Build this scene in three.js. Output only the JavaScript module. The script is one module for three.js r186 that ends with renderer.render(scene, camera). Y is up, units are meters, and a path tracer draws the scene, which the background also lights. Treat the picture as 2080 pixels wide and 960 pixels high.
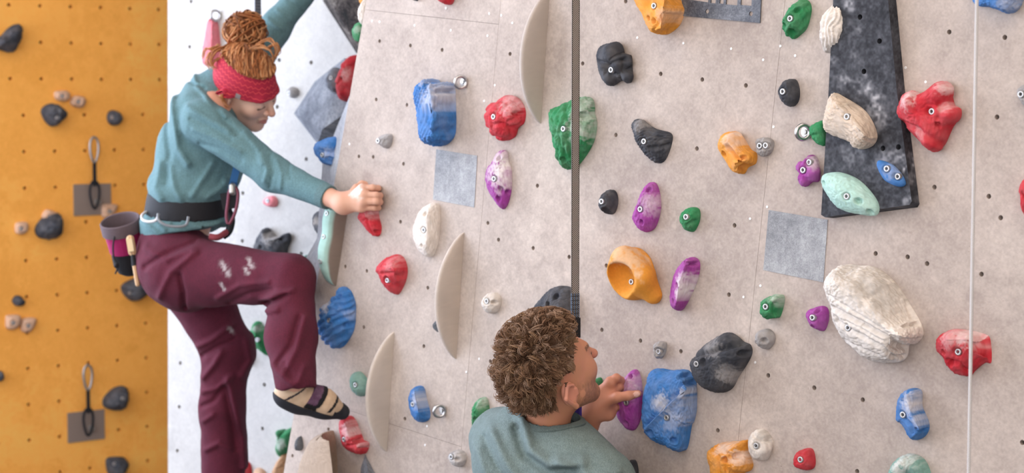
import * as THREE from 'three';
import { RectAreaLightUniformsLib } from 'three/addons/lights/RectAreaLightUniformsLib.js';
import { mergeGeometries } from 'three/addons/utils/BufferGeometryUtils.js';
import { ConvexGeometry } from 'three/addons/geometries/ConvexGeometry.js';

// ------------------------------------------------------------------ camera, light, exposure
const scene = new THREE.Scene();
scene.background = new THREE.Color(0x20242a);
const camera = new THREE.PerspectiveCamera(2 * Math.atan(480 / 3900) * 180 / Math.PI, 2080 / 960, 0.1, 60);
camera.position.set(0, 2.3, 0);
camera.rotation.x = -Math.atan(280 / 3900);
camera.focus = 4.6;
camera.userData.fStop = 3.2;
scene.add(camera);
const renderer = new THREE.WebGLRenderer({ antialias: true });
renderer.toneMapping = THREE.LinearToneMapping;
renderer.toneMappingExposure = 0.9;
renderer.shadowMap.enabled = true;
RectAreaLightUniformsLib.init();
function areaLight(color, intensity, w, h, pos, target) {
  const l = new THREE.RectAreaLight(color, intensity, w, h);
  l.position.set(...pos); l.lookAt(...target); scene.add(l); return l;
}
// the tall window band in the side of the hall, daylight
const WIN = { x: -3.7, z0: -8.6, z1: -4.8, y0: 1.0, y1: 5.0 };
areaLight(0xe0eaff, 6.0, 3.8, 4.0, [-3.55, 3.0, -6.7], [0, 3.0, -6.7]);
// unseen second window band beside the camera, added as side fill
const FILL_WIN2 = { x: -3.7, z0: -4.3, z1: 1.1, y0: 1.0, y1: 5.0 };
areaLight(0xfff8f0, 0.8, 5.4, 4.0, [-3.55, 3.0, -1.6], [0, 3.0, -1.6]);
// unseen rear window behind the camera, added as frontal fill
const FILL_WIN3 = { z: 5.9, x0: -3.2, x1: 2.6, y0: 1.0, y1: 5.0 };
areaLight(0xfff1e2, 3.0, 5.8, 4.0, [-0.3, 3.0, 5.75], [-0.3, 3.0, 0]);
// warm ceiling lamp panels out of view, added as fill
const FILL_LAMPS = [[-2.2, -2.2], [1.6, -2.2], [-2.2, 1.4], [1.6, 1.4]];
for (const [x, z] of FILL_LAMPS) areaLight(0xffe8d0, 4.5, 2.4, 1.2, [x, 6.36, z], [x, 0, z]);

// ------------------------------------------------------------------ helpers
let seed = 7;
function rnd() { seed = (seed * 1664525 + 1013904223) >>> 0; return seed / 4294967296; }
function rr(a, b) { return a + (b - a) * rnd(); }
function hash3(x, y, z) {
  let h = Math.imul(x, 374761393) ^ Math.imul(y, 668265263) ^ Math.imul(z, 1274126177);
  h = Math.imul(h ^ (h >>> 13), 1274126177); h ^= h >>> 16; return (h >>> 0) / 4294967296;
}
function noise3(x, y, z) {
  const xi = Math.floor(x), yi = Math.floor(y), zi = Math.floor(z);
  let u = x - xi, v = y - yi, w = z - zi; u = u * u * (3 - 2 * u); v = v * v * (3 - 2 * v); w = w * w * (3 - 2 * w);
  const L = (a, b, t) => a + (b - a) * t, h = hash3;
  return L(L(L(h(xi, yi, zi), h(xi + 1, yi, zi), u), L(h(xi, yi + 1, zi), h(xi + 1, yi + 1, zi), u), v),
    L(L(h(xi, yi, zi + 1), h(xi + 1, yi, zi + 1), u), L(h(xi, yi + 1, zi + 1), h(xi + 1, yi + 1, zi + 1), u), v), w) * 2 - 1;
}
function fbm(x, y, z, o = 3) { let s = 0, a = 0.5; for (let i = 0; i < o; i++) { s += a * noise3(x, y, z); x *= 2.03; y *= 2.03; z *= 2.03; a *= 0.5; } return s; }
const clamp = (x, a, b) => Math.min(b, Math.max(a, x));
const sstep = (a, b, x) => { const t = clamp((x - a) / (b - a), 0, 1); return t * t * (3 - 2 * t); };
const V3 = (a) => new THREE.Vector3(...a);
const taken = {};
function numbered(n) { taken[n] = (taken[n] ?? -1) + 1; return taken[n] ? n + '_' + String(taken[n]).padStart(3, '0') : n; }
function finish(o) { o.traverse((m) => { if (m.isMesh) { m.castShadow = true; m.receiveShadow = true; } }); return o; }
function tag(o, label, category, group) { o.userData.label = label; o.userData.category = category; if (group) o.userData.group = group; return o; }
function thing(name, label, category, pos = [0, 0, 0], group) {
  const g = new THREE.Group(); g.name = numbered(name); g.position.set(...pos); scene.add(g); return tag(g, label, category, group);
}
function part(name, geo, mat, parent, label) {
  const m = new THREE.Mesh(geo, mat); m.name = name; m.castShadow = m.receiveShadow = true; parent.add(m); if (label) m.userData.label = label; return m;
}
function struct(name, geo, mat, parent) {
  const m = geo ? new THREE.Mesh(geo, mat) : new THREE.Group(); m.name = name; m.castShadow = m.receiveShadow = true;
  (parent || scene).add(m); if (!parent) m.userData.kind = 'structure'; return m;
}
// wall frames: origin and axes along the panel rows (u), up the panel (v) and out of the panel (n)
const FRAMES = {MAIN: {o: [-0.4308, 1.899, -5.5856], u: [0.71933, -0.10398, 0.68684], v: [0.08895, 0.99438, 0.05739], n: [-0.68895, 0.01981, 0.72454]}, W2: {o: [-1.2098, 1.8166, -6.7327], u: [0.85078, 0.0, 0.52552], v: [0.00966, 0.99983, -0.01565], n: [-0.52544, 0.01839, 0.85063]}, ORG: {o: [-1.7177, 1.7486, -7.6802], u: [0.78533, 0.0, -0.61908], v: [0.0, 1.0, 0.0], n: [0.61908, -0.0, 0.78533]}};
for (const k in FRAMES) {
  const f = FRAMES[k], m = new THREE.Matrix4().makeBasis(V3(f.u), V3(f.v), V3(f.n)); f.q = new THREE.Quaternion().setFromRotationMatrix(m);
  f.world = (u, v, h = 0) => V3(f.o).addScaledVector(V3(f.u), u).addScaledVector(V3(f.v), v).addScaledVector(V3(f.n), h);
}
function onWall(o, k, u, v, h = 0) { o.position.copy(FRAMES[k].world(u, v, h)); o.quaternion.copy(FRAMES[k].q); return o; }

// ------------------------------------------------------------------ textures and materials
function dataTex(n, fn, srgb = true) {
  const d = new Uint8Array(n * n * 4);
  for (let y = 0; y < n; y++) for (let x = 0; x < n; x++) {
    const c = fn(x, y), i = (y * n + x) * 4; d[i] = clamp(c[0], 0, 255); d[i + 1] = clamp(c[1], 0, 255); d[i + 2] = clamp(c[2], 0, 255); d[i + 3] = 255;
  }
  const t = new THREE.DataTexture(d, n, n); t.wrapS = t.wrapT = THREE.RepeatWrapping; t.magFilter = THREE.LinearFilter; t.minFilter = THREE.LinearMipmapLinearFilter;
  t.generateMipmaps = true; if (srgb) t.colorSpace = THREE.SRGBColorSpace; t.needsUpdate = true; return t;
}
function tileNoise(x, y, p, s) {   // value noise that repeats after p cells
  const xi = Math.floor(x), yi = Math.floor(y); let u = x - xi, v = y - yi; u = u * u * (3 - 2 * u); v = v * v * (3 - 2 * v);
  const g = (a, b) => hash3(((a % p) + p) % p, ((b % p) + p) % p, s);
  return (g(xi, yi) * (1 - u) + g(xi + 1, yi) * u) * (1 - v) + (g(xi, yi + 1) * (1 - u) + g(xi + 1, yi + 1) * u) * v;
}
function wallTexture(r, g, b, mott, s) {
  const N = 1024;
  return dataTex(N, (x, y) => {
    const t = (p) => tileNoise(x / N * p, y / N * p, p, s + p) - 0.5;
    let k = mott * (t(6) * 0.9 + t(14) * 0.8 + t(37) * 0.5 + t(90) * 0.5 + t(256) * 0.6 + t(512) * 0.7);
    const scuff = sstep(0.27, 0.45, t(9) + 0.35 * t(60) + 0.25 * t(200));      // chalk smears
    const dirt = sstep(0.28, 0.45, tileNoise(x / N * 11, y / N * 11, 11, s + 77) - 0.5 + 0.3 * t(80) + 0.3 * t(256));   // rubbed dirt
    k += 9 * scuff - 8 * dirt; const sp = t(512) + t(400) * 0.6 > 0.73 ? -36 : 0;
    return [r + k + sp, g + k + sp, b + k * 0.95 + sp];
  });
}
const bumpTex = dataTex(512, (x, y) => { const t = (p) => tileNoise(x / 512 * p, y / 512 * p, p, p) - 0.5; const k = 128 + 120 * (0.4 * t(64) + 0.5 * t(160) + 0.6 * t(256)); return [k, k, k]; }, false);
function rep(t, s) { const c = t.clone(); c.repeat.set(s, s); c.needsUpdate = true; return c; }
const std = (o) => new THREE.MeshStandardMaterial(o);
const M = {
  wall: std({ map: rep(wallTexture(180, 167, 158, 19, 3), 0.5), roughness: 0.8, bumpMap: rep(bumpTex, 2.2), bumpScale: 0.0006 }),
  wall2: std({ map: rep(wallTexture(197, 195, 192, 12, 5), 0.5), roughness: 0.8 }),
  facet: std({ map: rep(wallTexture(160, 164, 172, 30, 8), 0.7), roughness: 0.8 }),
  orange: std({ map: rep(wallTexture(253, 178, 80, 9, 9), 0.4), roughness: 0.85 }),
  dark: std({ color: 0x15161a, roughness: 0.9 }),  // board colour standing in for the unlit wall interior
  plate: std({ map: rep(wallTexture(150, 151, 153, 34, 12), 1.3), roughness: 0.55, metalness: 0.1 }),
  plateDull: std({ color: 0x8a7a70, roughness: 0.7 }),
  steel: std({ color: 0xc4c4c6, roughness: 0.28, metalness: 1 }),
  zinc: std({ color: 0xb9b6b0, roughness: 0.38, metalness: 0.9 }),
  bolt: std({ color: 0xc2c2c2, roughness: 0.42, metalness: 0.85 }),
  screw: std({ color: 0xe4e2df, roughness: 0.4, metalness: 0.4 }),
  volume: std({ map: rep(wallTexture(62, 64, 72, 36, 15), 0.9), roughness: 0.75 }),
  slate: std({ map: rep(wallTexture(118, 122, 130, 40, 18), 0.9), roughness: 0.8 }),
  floor: std({ map: rep(wallTexture(96, 98, 104, 16, 21), 0.3), roughness: 0.9 }),
  hall: std({ map: rep(wallTexture(206, 196, 184, 10, 24), 0.25), roughness: 0.9 }),
  ceiling: std({ color: 0xd9d4cc, roughness: 0.9 }),
  frame: std({ color: 0x44484c, roughness: 0.5, metalness: 0.4 }),
  paneGlow: std({ color: 0xe8eef5, roughness: 0.6, emissive: 0xe0eaff, emissiveIntensity: 2.0 }),
  lampGlow: std({ color: 0xfff4e6, roughness: 0.6, emissive: 0xffedda, emissiveIntensity: 2.5 }),
  lampBody: std({ color: 0x8d8f92, roughness: 0.5, metalness: 0.5 }),
  black: std({ color: 0x17181d, roughness: 0.8 }),
};
const holdMats = {};
function holdMat() {
  return holdMats.a ??= std({ vertexColors: true, roughness: 0.82, bumpMap: rep(bumpTex, 9), bumpScale: 0.0007 });
}

// ------------------------------------------------------------------ the hall
struct('floor', new THREE.BoxGeometry(13, 0.2, 19).translate(0.4, -0.1, -3.5), M.floor);
struct('ceiling', new THREE.BoxGeometry(13, 0.2, 19).translate(0.4, 6.6, -3.5), M.ceiling);

struct('wall_far', new THREE.BoxGeometry(13, 6.7, 0.2).translate(0.4, 3.25, -12.9), M.hall);
struct('wall_right', new THREE.BoxGeometry(0.2, 6.7, 19).translate(6.8, 3.25, -3.5), M.hall);
{
  const w = struct('wall_rear'), W = FILL_WIN3, b = (x0, x1, y0, y1) => part('wall_section', new THREE.BoxGeometry(x1 - x0, y1 - y0, 0.2).translate((x0 + x1) / 2, (y0 + y1) / 2, W.z), M.hall, w);
  b(-3.8, W.x0, -0.1, 6.5); b(W.x1, 6.9, -0.1, 6.5); b(W.x0, W.x1, -0.1, W.y0); b(W.x0, W.x1, W.y1, 6.5);
  const win = struct('window_3'), n = 4, pw = (W.x1 - W.x0) / n, h = W.y1 - W.y0, ym = (W.y0 + W.y1) / 2;  // added fill window, outside the view
  for (let i = 0; i < n; i++) part('pane', new THREE.BoxGeometry(pw - 0.06, h - 0.06, 0.02).translate(W.x0 + (i + 0.5) * pw, ym, W.z), M.paneGlow, win);
  for (let i = 0; i <= n; i++) part('mullion', new THREE.BoxGeometry(0.06, h, 0.1).translate(clamp(W.x0 + i * pw, W.x0 + 0.03, W.x1 - 0.03), ym, W.z), M.frame, win);
}
{
  const w = struct('wall_window_side'), X = WIN.x, b = (y0, y1, z0, z1) => part('wall_section', new THREE.BoxGeometry(0.2, y1 - y0, z1 - z0).translate(X, (y0 + y1) / 2, (z0 + z1) / 2), M.hall, w);
  b(-0.1, 6.5, -12.8, WIN.z0); b(-0.1, 6.5, WIN.z1, FILL_WIN2.z0); b(-0.1, 6.5, FILL_WIN2.z1, 5.8);
  [WIN, FILL_WIN2].forEach((W, q) => {
    b(-0.1, W.y0, W.z0, W.z1); b(W.y1, 6.5, W.z0, W.z1);
    const win = struct('window_' + (q + 1)), n = 3, m = 3, pw = (W.z1 - W.z0) / n, ph = (W.y1 - W.y0) / m, ym = (W.y0 + W.y1) / 2;  // the second of the two is the added fill window
    for (let i = 0; i < n; i++) for (let j = 0; j < m; j++) part('pane', new THREE.BoxGeometry(0.02, ph - 0.06, pw - 0.06).translate(X, W.y0 + (j + 0.5) * ph, W.z0 + (i + 0.5) * pw), M.paneGlow, win);
    for (let i = 0; i <= n; i++) part('mullion', new THREE.BoxGeometry(0.1, W.y1 - W.y0, 0.06).translate(X, ym, clamp(W.z0 + i * pw, W.z0 + 0.03, W.z1 - 0.03)), M.frame, win);
    for (let j = 0; j <= m; j++) part('transom', new THREE.BoxGeometry(0.08, 0.06, W.z1 - W.z0).translate(X, clamp(W.y0 + j * ph, W.y0 + 0.03, W.y1 - 0.03), (W.z0 + W.z1) / 2), M.frame, win);
  });
}
FILL_LAMPS.forEach(([x, z], i) => {  // panels added for warm fill, none in view
  const t = thing('added_ceiling_lamp', 'added flat white fill lamp panel under the hall ceiling, out of view', 'lamp', [x, 6.4, z], 'added ceiling fill lamps');
  part('housing', new THREE.BoxGeometry(2.5, 0.1, 1.3).translate(0, 0.05, 0), M.lampBody, t);
  part('diffuser', new THREE.BoxGeometry(2.4, 0.02, 1.2).translate(0, -0.005, 0), M.lampGlow, t);
});

// ------------------------------------------------------------------ climbing walls
function shapeOf(P) { const s = new THREE.Shape(); P.forEach(([x, y], i) => i ? s.lineTo(x, y) : s.moveTo(x, y)); s.closePath(); return s; }
function inside(P, x, y) { let c = false; for (let i = 0, j = P.length - 1; i < P.length; j = i++) { const [a, b] = P[i], [d, e] = P[j]; if ((b > y) !== (e > y) && x < (d - a) * (y - b) / (e - b) + a) c = !c; } return c; }
function panel(parent, P, holes, mat, r = 0.0056, thick = 0.018, sides = 14) {
  const s = shapeOf(P);
  for (const [x, y] of holes) if (inside(P, x, y) && segDist(x, y, [...P, P[0]]) > 0.01) { const h = new THREE.Path(); h.absarc(x, y, r, 0, Math.PI * 2, true); s.holes.push(h); }
  const g = new THREE.ExtrudeGeometry(s, { depth: thick, bevelEnabled: false, curveSegments: sides }).translate(0, 0, -thick);
  return part('panel', g, mat, parent);
}
const HOLES = [[-.0015,.5688],[.1283,.5671],[.258,.5659],[.52,.5781],[.7831,.5764],[.0037,.4008],[.1341,.3991],[.1399,.2313],[.0106,.2349],[-.0508,.2286],[.6632,.2396],[.1474,.0656],[.4931,.1138],[.5384,.0745],[.6687,.0722],[.7991,.0693],[.0224,-.0982],[.281,-.1029],[.0291,-.2637],[.2851,-.2702],[.5486,-.2613],[.6732,-.0959],[.9351,-.1002],[.9291,.0678],[.4647,-.496],[.2329,-.4927],[-.0718,-.1008],[1.0464,.5747],[1.1792,.5734],[1.3132,.5722],[.9191,.4057],[1.1842,.4032],[1.3231,.2321],[.909,.7466],[1.0666,-.1034],[1.1988,-.1048],[1.328,.0618],[1.4694,-.1106],[1.3376,-.276],[1.7156,.7441],[1.8519,.7445],[1.9898,.7439],[1.9942,.5715],[1.8608,.3994],[1.9979,.398],[2.0326,.3559],[1.7287,.2282],[1.8133,.2339],[1.865,.2272],[2.003,.2264],[1.6037,-.1126],[1.7393,-.1125],[1.7462,-.2805],[2.1499,-.1184],[-.0297,-.5617],[-.0903,-.5964],[-.244,-.7144]];
const MAINEDGE = [[-.0191,1.0494], [-.3535,-1.3022]];      // slanted free edge of the wall
const seamA = [[-.0777,.6558], [.4533,.6517]], seamB = [[.1788,-.5194], [.5116,-.5216]];
const U1 = ([.4447,.691][0] + [.4907,-.4774][0]) / 2, U2 = ([1.3956,.6901][0] + [1.4076,-.2435][0]) / 2, UR = 3.0, VT = 2.4, VB = -1.85, G = 0.0004;
{
  const w = struct('wall_front'); onWall(w, 'MAIN', 0, 0, 0);
  const [e0, e1] = MAINEDGE, eu = (v) => e0[0] + (v - e0[1]) / (e1[1] - e0[1]) * (e1[0] - e0[0]);
  const va = seamA[0][1] * 0.5 + seamA[1][1] * 0.5, vb = seamB[0][1] * 0.5 + seamB[1][1] * 0.5;
  const col1 = (a, b) => [[eu(a), a], [U1 - G, a], [U1 - G, b], [eu(b), b]];
  panel(w, col1(VB, vb - G), HOLES, M.wall); panel(w, col1(vb + G, va - G), HOLES, M.wall); panel(w, col1(va + G, VT), HOLES, M.wall);
  panel(w, [[U1 + G, VB], [U2 - G, VB], [U2 - G, VT], [U1 + G, VT]], HOLES, M.wall);
  panel(w, [[U2 + G, VB], [UR, VB], [UR, VT], [U2 + G, VT]], HOLES, M.wall);
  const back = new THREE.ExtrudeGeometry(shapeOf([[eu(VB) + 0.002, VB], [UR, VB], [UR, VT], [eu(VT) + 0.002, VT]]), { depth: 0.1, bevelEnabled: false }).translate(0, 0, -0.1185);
  part('backing_board', back, M.dark, w);  // near-black colour stands in for the unlit space behind the panels
  // screws
  const sg = new THREE.LatheGeometry([[0, 0.0004], [0.0012, 0.0004], [0.0016, 0.001], [0.0032, 0.0009], [0.0036, 0]].map((p) => new THREE.Vector2(...p)), 10).rotateX(Math.PI / 2);
  for (const [x, y] of [[.9597,.6582],[1.1094,.6571],[1.2582,.656],[1.3568,.638],[1.4479,.6562],[1.4026,.6749],[1.4077,.4827],[1.4139,.2906],[1.3679,.2551],[.2596,.6823],[.4292,.6798],[.4752,.6786],[.5189,.6614],[-.0071,.6242],[-.0398,.6238],[.1396,.6251],[.2864,.623],[.43,.6197],[-.0957,.2593],[.4742,.4891],[.4385,.4424],[.4614,-.3089],[.5059,-.263],[.3238,-.5492],[.3252,-.4937],[1.4192,.0996],[1.3728,.0637],[1.4274,-.0871],[1.7514,.656],[1.8076,.6293]]) part('screw', sg, M.screw, w).position.set(x, y, 0.0002);
}
{ // white wall further back
  const w = struct('wall_middle'); onWall(w, 'W2', 0, 0, 0);
  panel(w, [[0, -1.9], [1.9, -1.9], [1.9, 3.2], [0, 3.2]], [[.0996,.6623],[.1063,.8185],[.6299,.6027],[.4947,.6123],[.4868,.4553],[.4768,.2977],[.6108,.2816],[.3381,.1611],[.3363,-.0025],[.0569,-.4431],[.0524,-.5984],[.0432,-.7547],[.4347,-.4899],[.4266,-.6412],[.0592,-.2866],[.0637,-.1358],[.0705,.0199],[.5914,-.0356]], M.wall2, 0.007);
  part('backing_board', new THREE.BoxGeometry(1.9, 5.1, 0.3).translate(0.95, 0.65, -0.169), M.wall2, w);
}
{ // orange wall at the back
  const w = struct('wall_left'); onWall(w, 'ORG', 0, 0, 0);
  panel(w, [[-0.75, -1.74], [2.3, -1.74], [2.3, 3.6], [-0.75, 3.6]], [[-.6863,1.627],[-.5569,1.627],[-.4276,1.627],[-.2982,1.627],[-.1689,1.627],[-.0395,1.627],[.0898,1.627],[.2192,1.627],[.3485,1.627],[.4779,1.627],[.6072,1.627],[.7366,1.627],[.8659,1.627],[-.6863,1.4844],[-.5569,1.4844],[-.4276,1.4844],[-.2982,1.4844],[-.1689,1.4844],[-.0395,1.4844],[.0898,1.4844],[.2192,1.4844],[.3485,1.4844],[.4779,1.4844],[.6072,1.4844],[.7366,1.4844],[.8659,1.4844],[-.6863,1.3417],[-.5569,1.3417],[-.4276,1.3417],[-.2982,1.3417],[-.1689,1.3417],[-.0395,1.3417],[.0898,1.3417],[.2192,1.3417],[.3485,1.3417],[.4779,1.3417],[.6072,1.3417],[.7366,1.3417],[.8659,1.3417],[-.6863,1.1991],[-.5569,1.1991],[-.4276,1.1991],[-.2982,1.1991],[-.1689,1.1991],[-.0395,1.1991],[.0898,1.1991],[.2192,1.1991],[.3485,1.1991],[.4779,1.1991],[.6072,1.1991],[.7366,1.1991],[.8659,1.1991],[-.6863,1.0565],[-.5569,1.0565],[-.4276,1.0565],[-.2982,1.0565],[-.1689,1.0565],[-.0395,1.0565],[.0898,1.0565],[.2192,1.0565],[.3485,1.0565],[.4779,1.0565],[.6072,1.0565],[.7366,1.0565],[.8659,1.0565],[-.6863,.9139],[-.5569,.9139],[-.4276,.9139],[-.2982,.9139],[-.1689,.9139],[-.0395,.9139],[.0898,.9139],[.2192,.9139],[.3485,.9139],[.4779,.9139],[.6072,.9139],[.7366,.9139],[.8659,.9139],[-.6863,.7712],[-.5569,.7712],[-.4276,.7712],[-.2982,.7712],[-.1689,.7712],[-.0395,.7712],[.0898,.7712],[.2192,.7712],[.3485,.7712],[.4779,.7712],[.6072,.7712],[.7366,.7712],[.8659,.7712],[-.6863,.6286],[-.5569,.6286],[-.4276,.6286],[-.2982,.6286],[-.1689,.6286],[-.0395,.6286],[.0898,.6286],[.2192,.6286],[.3485,.6286],[.4779,.6286],[.6072,.6286],[.7366,.6286],[.8659,.6286],[-.6345,.486],[-.5052,.486],[-.3758,.486],[-.2465,.486],[-.1171,.486],[.0122,.486],[.1416,.486],[.2709,.486],[.4003,.486],[.5296,.486],[.659,.486],[.7883,.486],[.9177,.486],[-.6345,.3434],[-.5052,.3434],[-.3758,.3434],[-.2465,.3434],[-.1171,.3434],[.0122,.3434],[.1416,.3434],[.2709,.3434],[.4003,.3434],[.5296,.3434],[.659,.3434],[.7883,.3434],[.9177,.3434],[-.6345,.2008],[-.5052,.2008],[-.3758,.2008],[-.2465,.2008],[-.1171,.2008],[.0122,.2008],[.1416,.2008],[.2709,.2008],[.4003,.2008],[.5296,.2008],[.659,.2008],[.7883,.2008],[.9177,.2008],[-.6345,.0581],[-.5052,.0581],[-.3758,.0581],[-.2465,.0581],[-.1171,.0581],[.0122,.0581],[.1416,.0581],[.2709,.0581],[.4003,.0581],[.5296,.0581],[.659,.0581],[.7883,.0581],[.9177,.0581],[-.6345,-.0845],[-.5052,-.0845],[-.3758,-.0845],[-.2465,-.0845],[-.1171,-.0845],[.0122,-.0845],[.1416,-.0845],[.2709,-.0845],[.4003,-.0845],[.5296,-.0845],[.659,-.0845],[.7883,-.0845],[.9177,-.0845],[-.6345,-.2271],[-.5052,-.2271],[-.3758,-.2271],[-.2465,-.2271],[-.1171,-.2271],[.0122,-.2271],[.1416,-.2271],[.2709,-.2271],[.4003,-.2271],[.5296,-.2271],[.659,-.2271],[.7883,-.2271],[.9177,-.2271],[-.6345,-.3697],[-.5052,-.3697],[-.3758,-.3697],[-.2465,-.3697],[-.1171,-.3697],[.0122,-.3697],[.1416,-.3697],[.2709,-.3697],[.4003,-.3697],[.5296,-.3697],[.659,-.3697],[.7883,-.3697],[.9177,-.3697],[-.6345,-.5123],[-.5052,-.5123],[-.3758,-.5123],[-.2465,-.5123],[-.1171,-.5123],[.0122,-.5123],[.1416,-.5123],[.2709,-.5123],[.4003,-.5123],[.5296,-.5123],[.659,-.5123],[.7883,-.5123],[.9177,-.5123],[-.6345,-.655],[-.5052,-.655],[-.3758,-.655],[-.2465,-.655],[-.1171,-.655],[.0122,-.655],[.1416,-.655],[.2709,-.655],[.4003,-.655],[.5296,-.655],[.659,-.655],[.7883,-.655],[.9177,-.655],[-.6345,-.7976],[-.5052,-.7976],[-.3758,-.7976],[-.2465,-.7976],[-.1171,-.7976],[.0122,-.7976],[.1416,-.7976],[.2709,-.7976],[.4003,-.7976],[.5296,-.7976],[.659,-.7976],[.7883,-.7976],[.9177,-.7976],[-.6345,-.9402],[-.5052,-.9402],[-.3758,-.9402],[-.2465,-.9402],[-.1171,-.9402],[.0122,-.9402],[.1416,-.9402],[.2709,-.9402],[.4003,-.9402],[.5296,-.9402],[.659,-.9402],[.7883,-.9402],[.9177,-.9402],[-.6345,-1.0828],[-.5052,-1.0828],[-.3758,-1.0828],[-.2465,-1.0828],[-.1171,-1.0828],[.0122,-1.0828],[.1416,-1.0828],[.2709,-1.0828],[.4003,-1.0828],[.5296,-1.0828],[.659,-1.0828],[.7883,-1.0828],[.9177,-1.0828],[-.6345,-1.2254],[-.5052,-1.2254],[-.3758,-1.2254],[-.2465,-1.2254],[-.1171,-1.2254],[.0122,-1.2254],[.1416,-1.2254],[.2709,-1.2254],[.4003,-1.2254],[.5296,-1.2254],[.659,-1.2254],[.7883,-1.2254],[.9177,-1.2254],[-.6345,-1.3681],[-.5052,-1.3681],[-.3758,-1.3681],[-.2465,-1.3681],[-.1171,-1.3681],[.0122,-1.3681],[.1416,-1.3681],[.2709,-1.3681],[.4003,-1.3681],[.5296,-1.3681],[.659,-1.3681],[.7883,-1.3681],[.9177,-1.3681]], M.orange, 0.0075, 0.02, 10);
  part('backing_board', new THREE.BoxGeometry(3.05, 5.34, 0.2).translate(0.775, 0.93, -0.121), M.dark, w);  // painted near-black as the shade seen through the holes
}
{ // narrow grey side facet that folds back from the free edge of the front wall
  const P = { a: [[-.4701,2.3201,-5.6401],[-.6067,1.6075,-5.7505],[-.5794,2.1049,-5.8706],[-.5848,1.9986,-5.8866],[-.5986,1.8757,-5.9102],[-.4916,2.315,-5.8619],[-.6072,1.8652,-6.0561]], b: [[-.5714,1.7932,-5.722],[-.6084,1.6014,-5.7519],[-.5515,1.8933,-5.7058],[-.6551,1.7775,-5.9337],[-.594,1.879,-5.8645],[-.6305,1.5856,-5.9326]] };
  const g = new ConvexGeometry(P.a.map(V3)), g2 = new ConvexGeometry(P.b.map(V3));
  for (const q of [g, g2]) { const p = q.attributes.position, uv = new Float32Array(p.count * 2); for (let i = 0; i < p.count; i++) { uv[2 * i] = p.getX(i) + p.getZ(i) * 0.6; uv[2 * i + 1] = p.getY(i); } q.setAttribute('uv', new THREE.BufferAttribute(uv, 2)); }
  const w = struct('trim_1'); part('facet_panel', g, M.facet, w); part('facet_panel', g2, M.facet, w);
}
// grey square plates
for (const [c, label] of [[[[.2729,.1473],[.4373,.1486],[.4313,.2912],[.2697,.289]], 'grey square plate below the tall blue block hold'], [[[1.4229,.1387],[1.5971,.1386],[1.5901,.2857],[1.4199,.2843]], 'larger grey square plate between the dark volume and the green blocky hold']]) {
  const o = c[0], t = thing('square_plate', label, 'plate'); onWall(t, 'MAIN', o[0], o[1], 0.0002);
  part('plate_sheet', new THREE.ExtrudeGeometry(shapeOf(c.map((p) => [p[0] - o[0], p[1] - o[1]])), { depth: 0.0012, bevelEnabled: false }), M.plate, t);
}
// ------------------------------------------------------------------ climbing holds
const boltGeo = new THREE.LatheGeometry([[0, -0.004], [0.0032, -0.004], [0.0034, 0.0022], [0.0044, 0.003], [0.0066, 0.003], [0.0078, 0.002], [0.008, -0.006]].map((p) => new THREE.Vector2(...p)), 20).rotateX(Math.PI / 2);
const socketMat = std({ color: 0x1b1b1d, roughness: 0.7 });
const socketGeo = new THREE.CylinderGeometry(0.0031, 0.0031, 0.0006, 6).rotateX(Math.PI / 2).translate(0, 0, -0.003);
function spline(P, per) {
  const o = [], m = P.length;
  for (let i = 0; i < m; i++) {
    const p0 = P[(i + m - 1) % m], p1 = P[i], p2 = P[(i + 1) % m], p3 = P[(i + 2) % m];
    for (let k = 0; k < per; k++) {
      const t = k / per, c = (a, b, d, e) => 0.5 * (2 * b + (-a + d) * t + (2 * a - 5 * b + 4 * d - e) * t * t + (-a + 3 * b - 3 * d + e) * t * t * t);
      o.push([c(p0[0], p1[0], p2[0], p3[0]), c(p0[1], p1[1], p2[1], p3[1])]);
    }
  }
  return o;
}
function segDist(x, y, L) {
  let best = 1e9;
  for (let i = 0; i + 1 < L.length; i++) {
    const [ax, ay] = L[i], bx = L[i + 1][0] - ax, by = L[i + 1][1] - ay, t = clamp(((x - ax) * bx + (y - ay) * by) / (bx * bx + by * by + 1e-12), 0, 1);
    best = Math.min(best, Math.hypot(x - ax - bx * t, y - ay - by * t));
  }
  return best;
}
function crestPoint(L, x, y) {
  if (L.length === 1) return L[0]; let best = 1e9, q = L[0];
  for (let i = 0; i + 1 < L.length; i++) {
    const [ax, ay] = L[i], bx = L[i + 1][0] - ax, by = L[i + 1][1] - ay, t = clamp(((x - ax) * bx + (y - ay) * by) / (bx * bx + by * by + 1e-12), 0, 1);
    const d = Math.hypot(x - ax - bx * t, y - ay - by * t); if (d < best) { best = d; q = [ax + bx * t, ay + by * t]; }
  }
  return q;
}
let holdNo = 0;
const chalkC = new THREE.Color('#e4dfdc'), grimeC = new THREE.Color('#5d5650');
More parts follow.
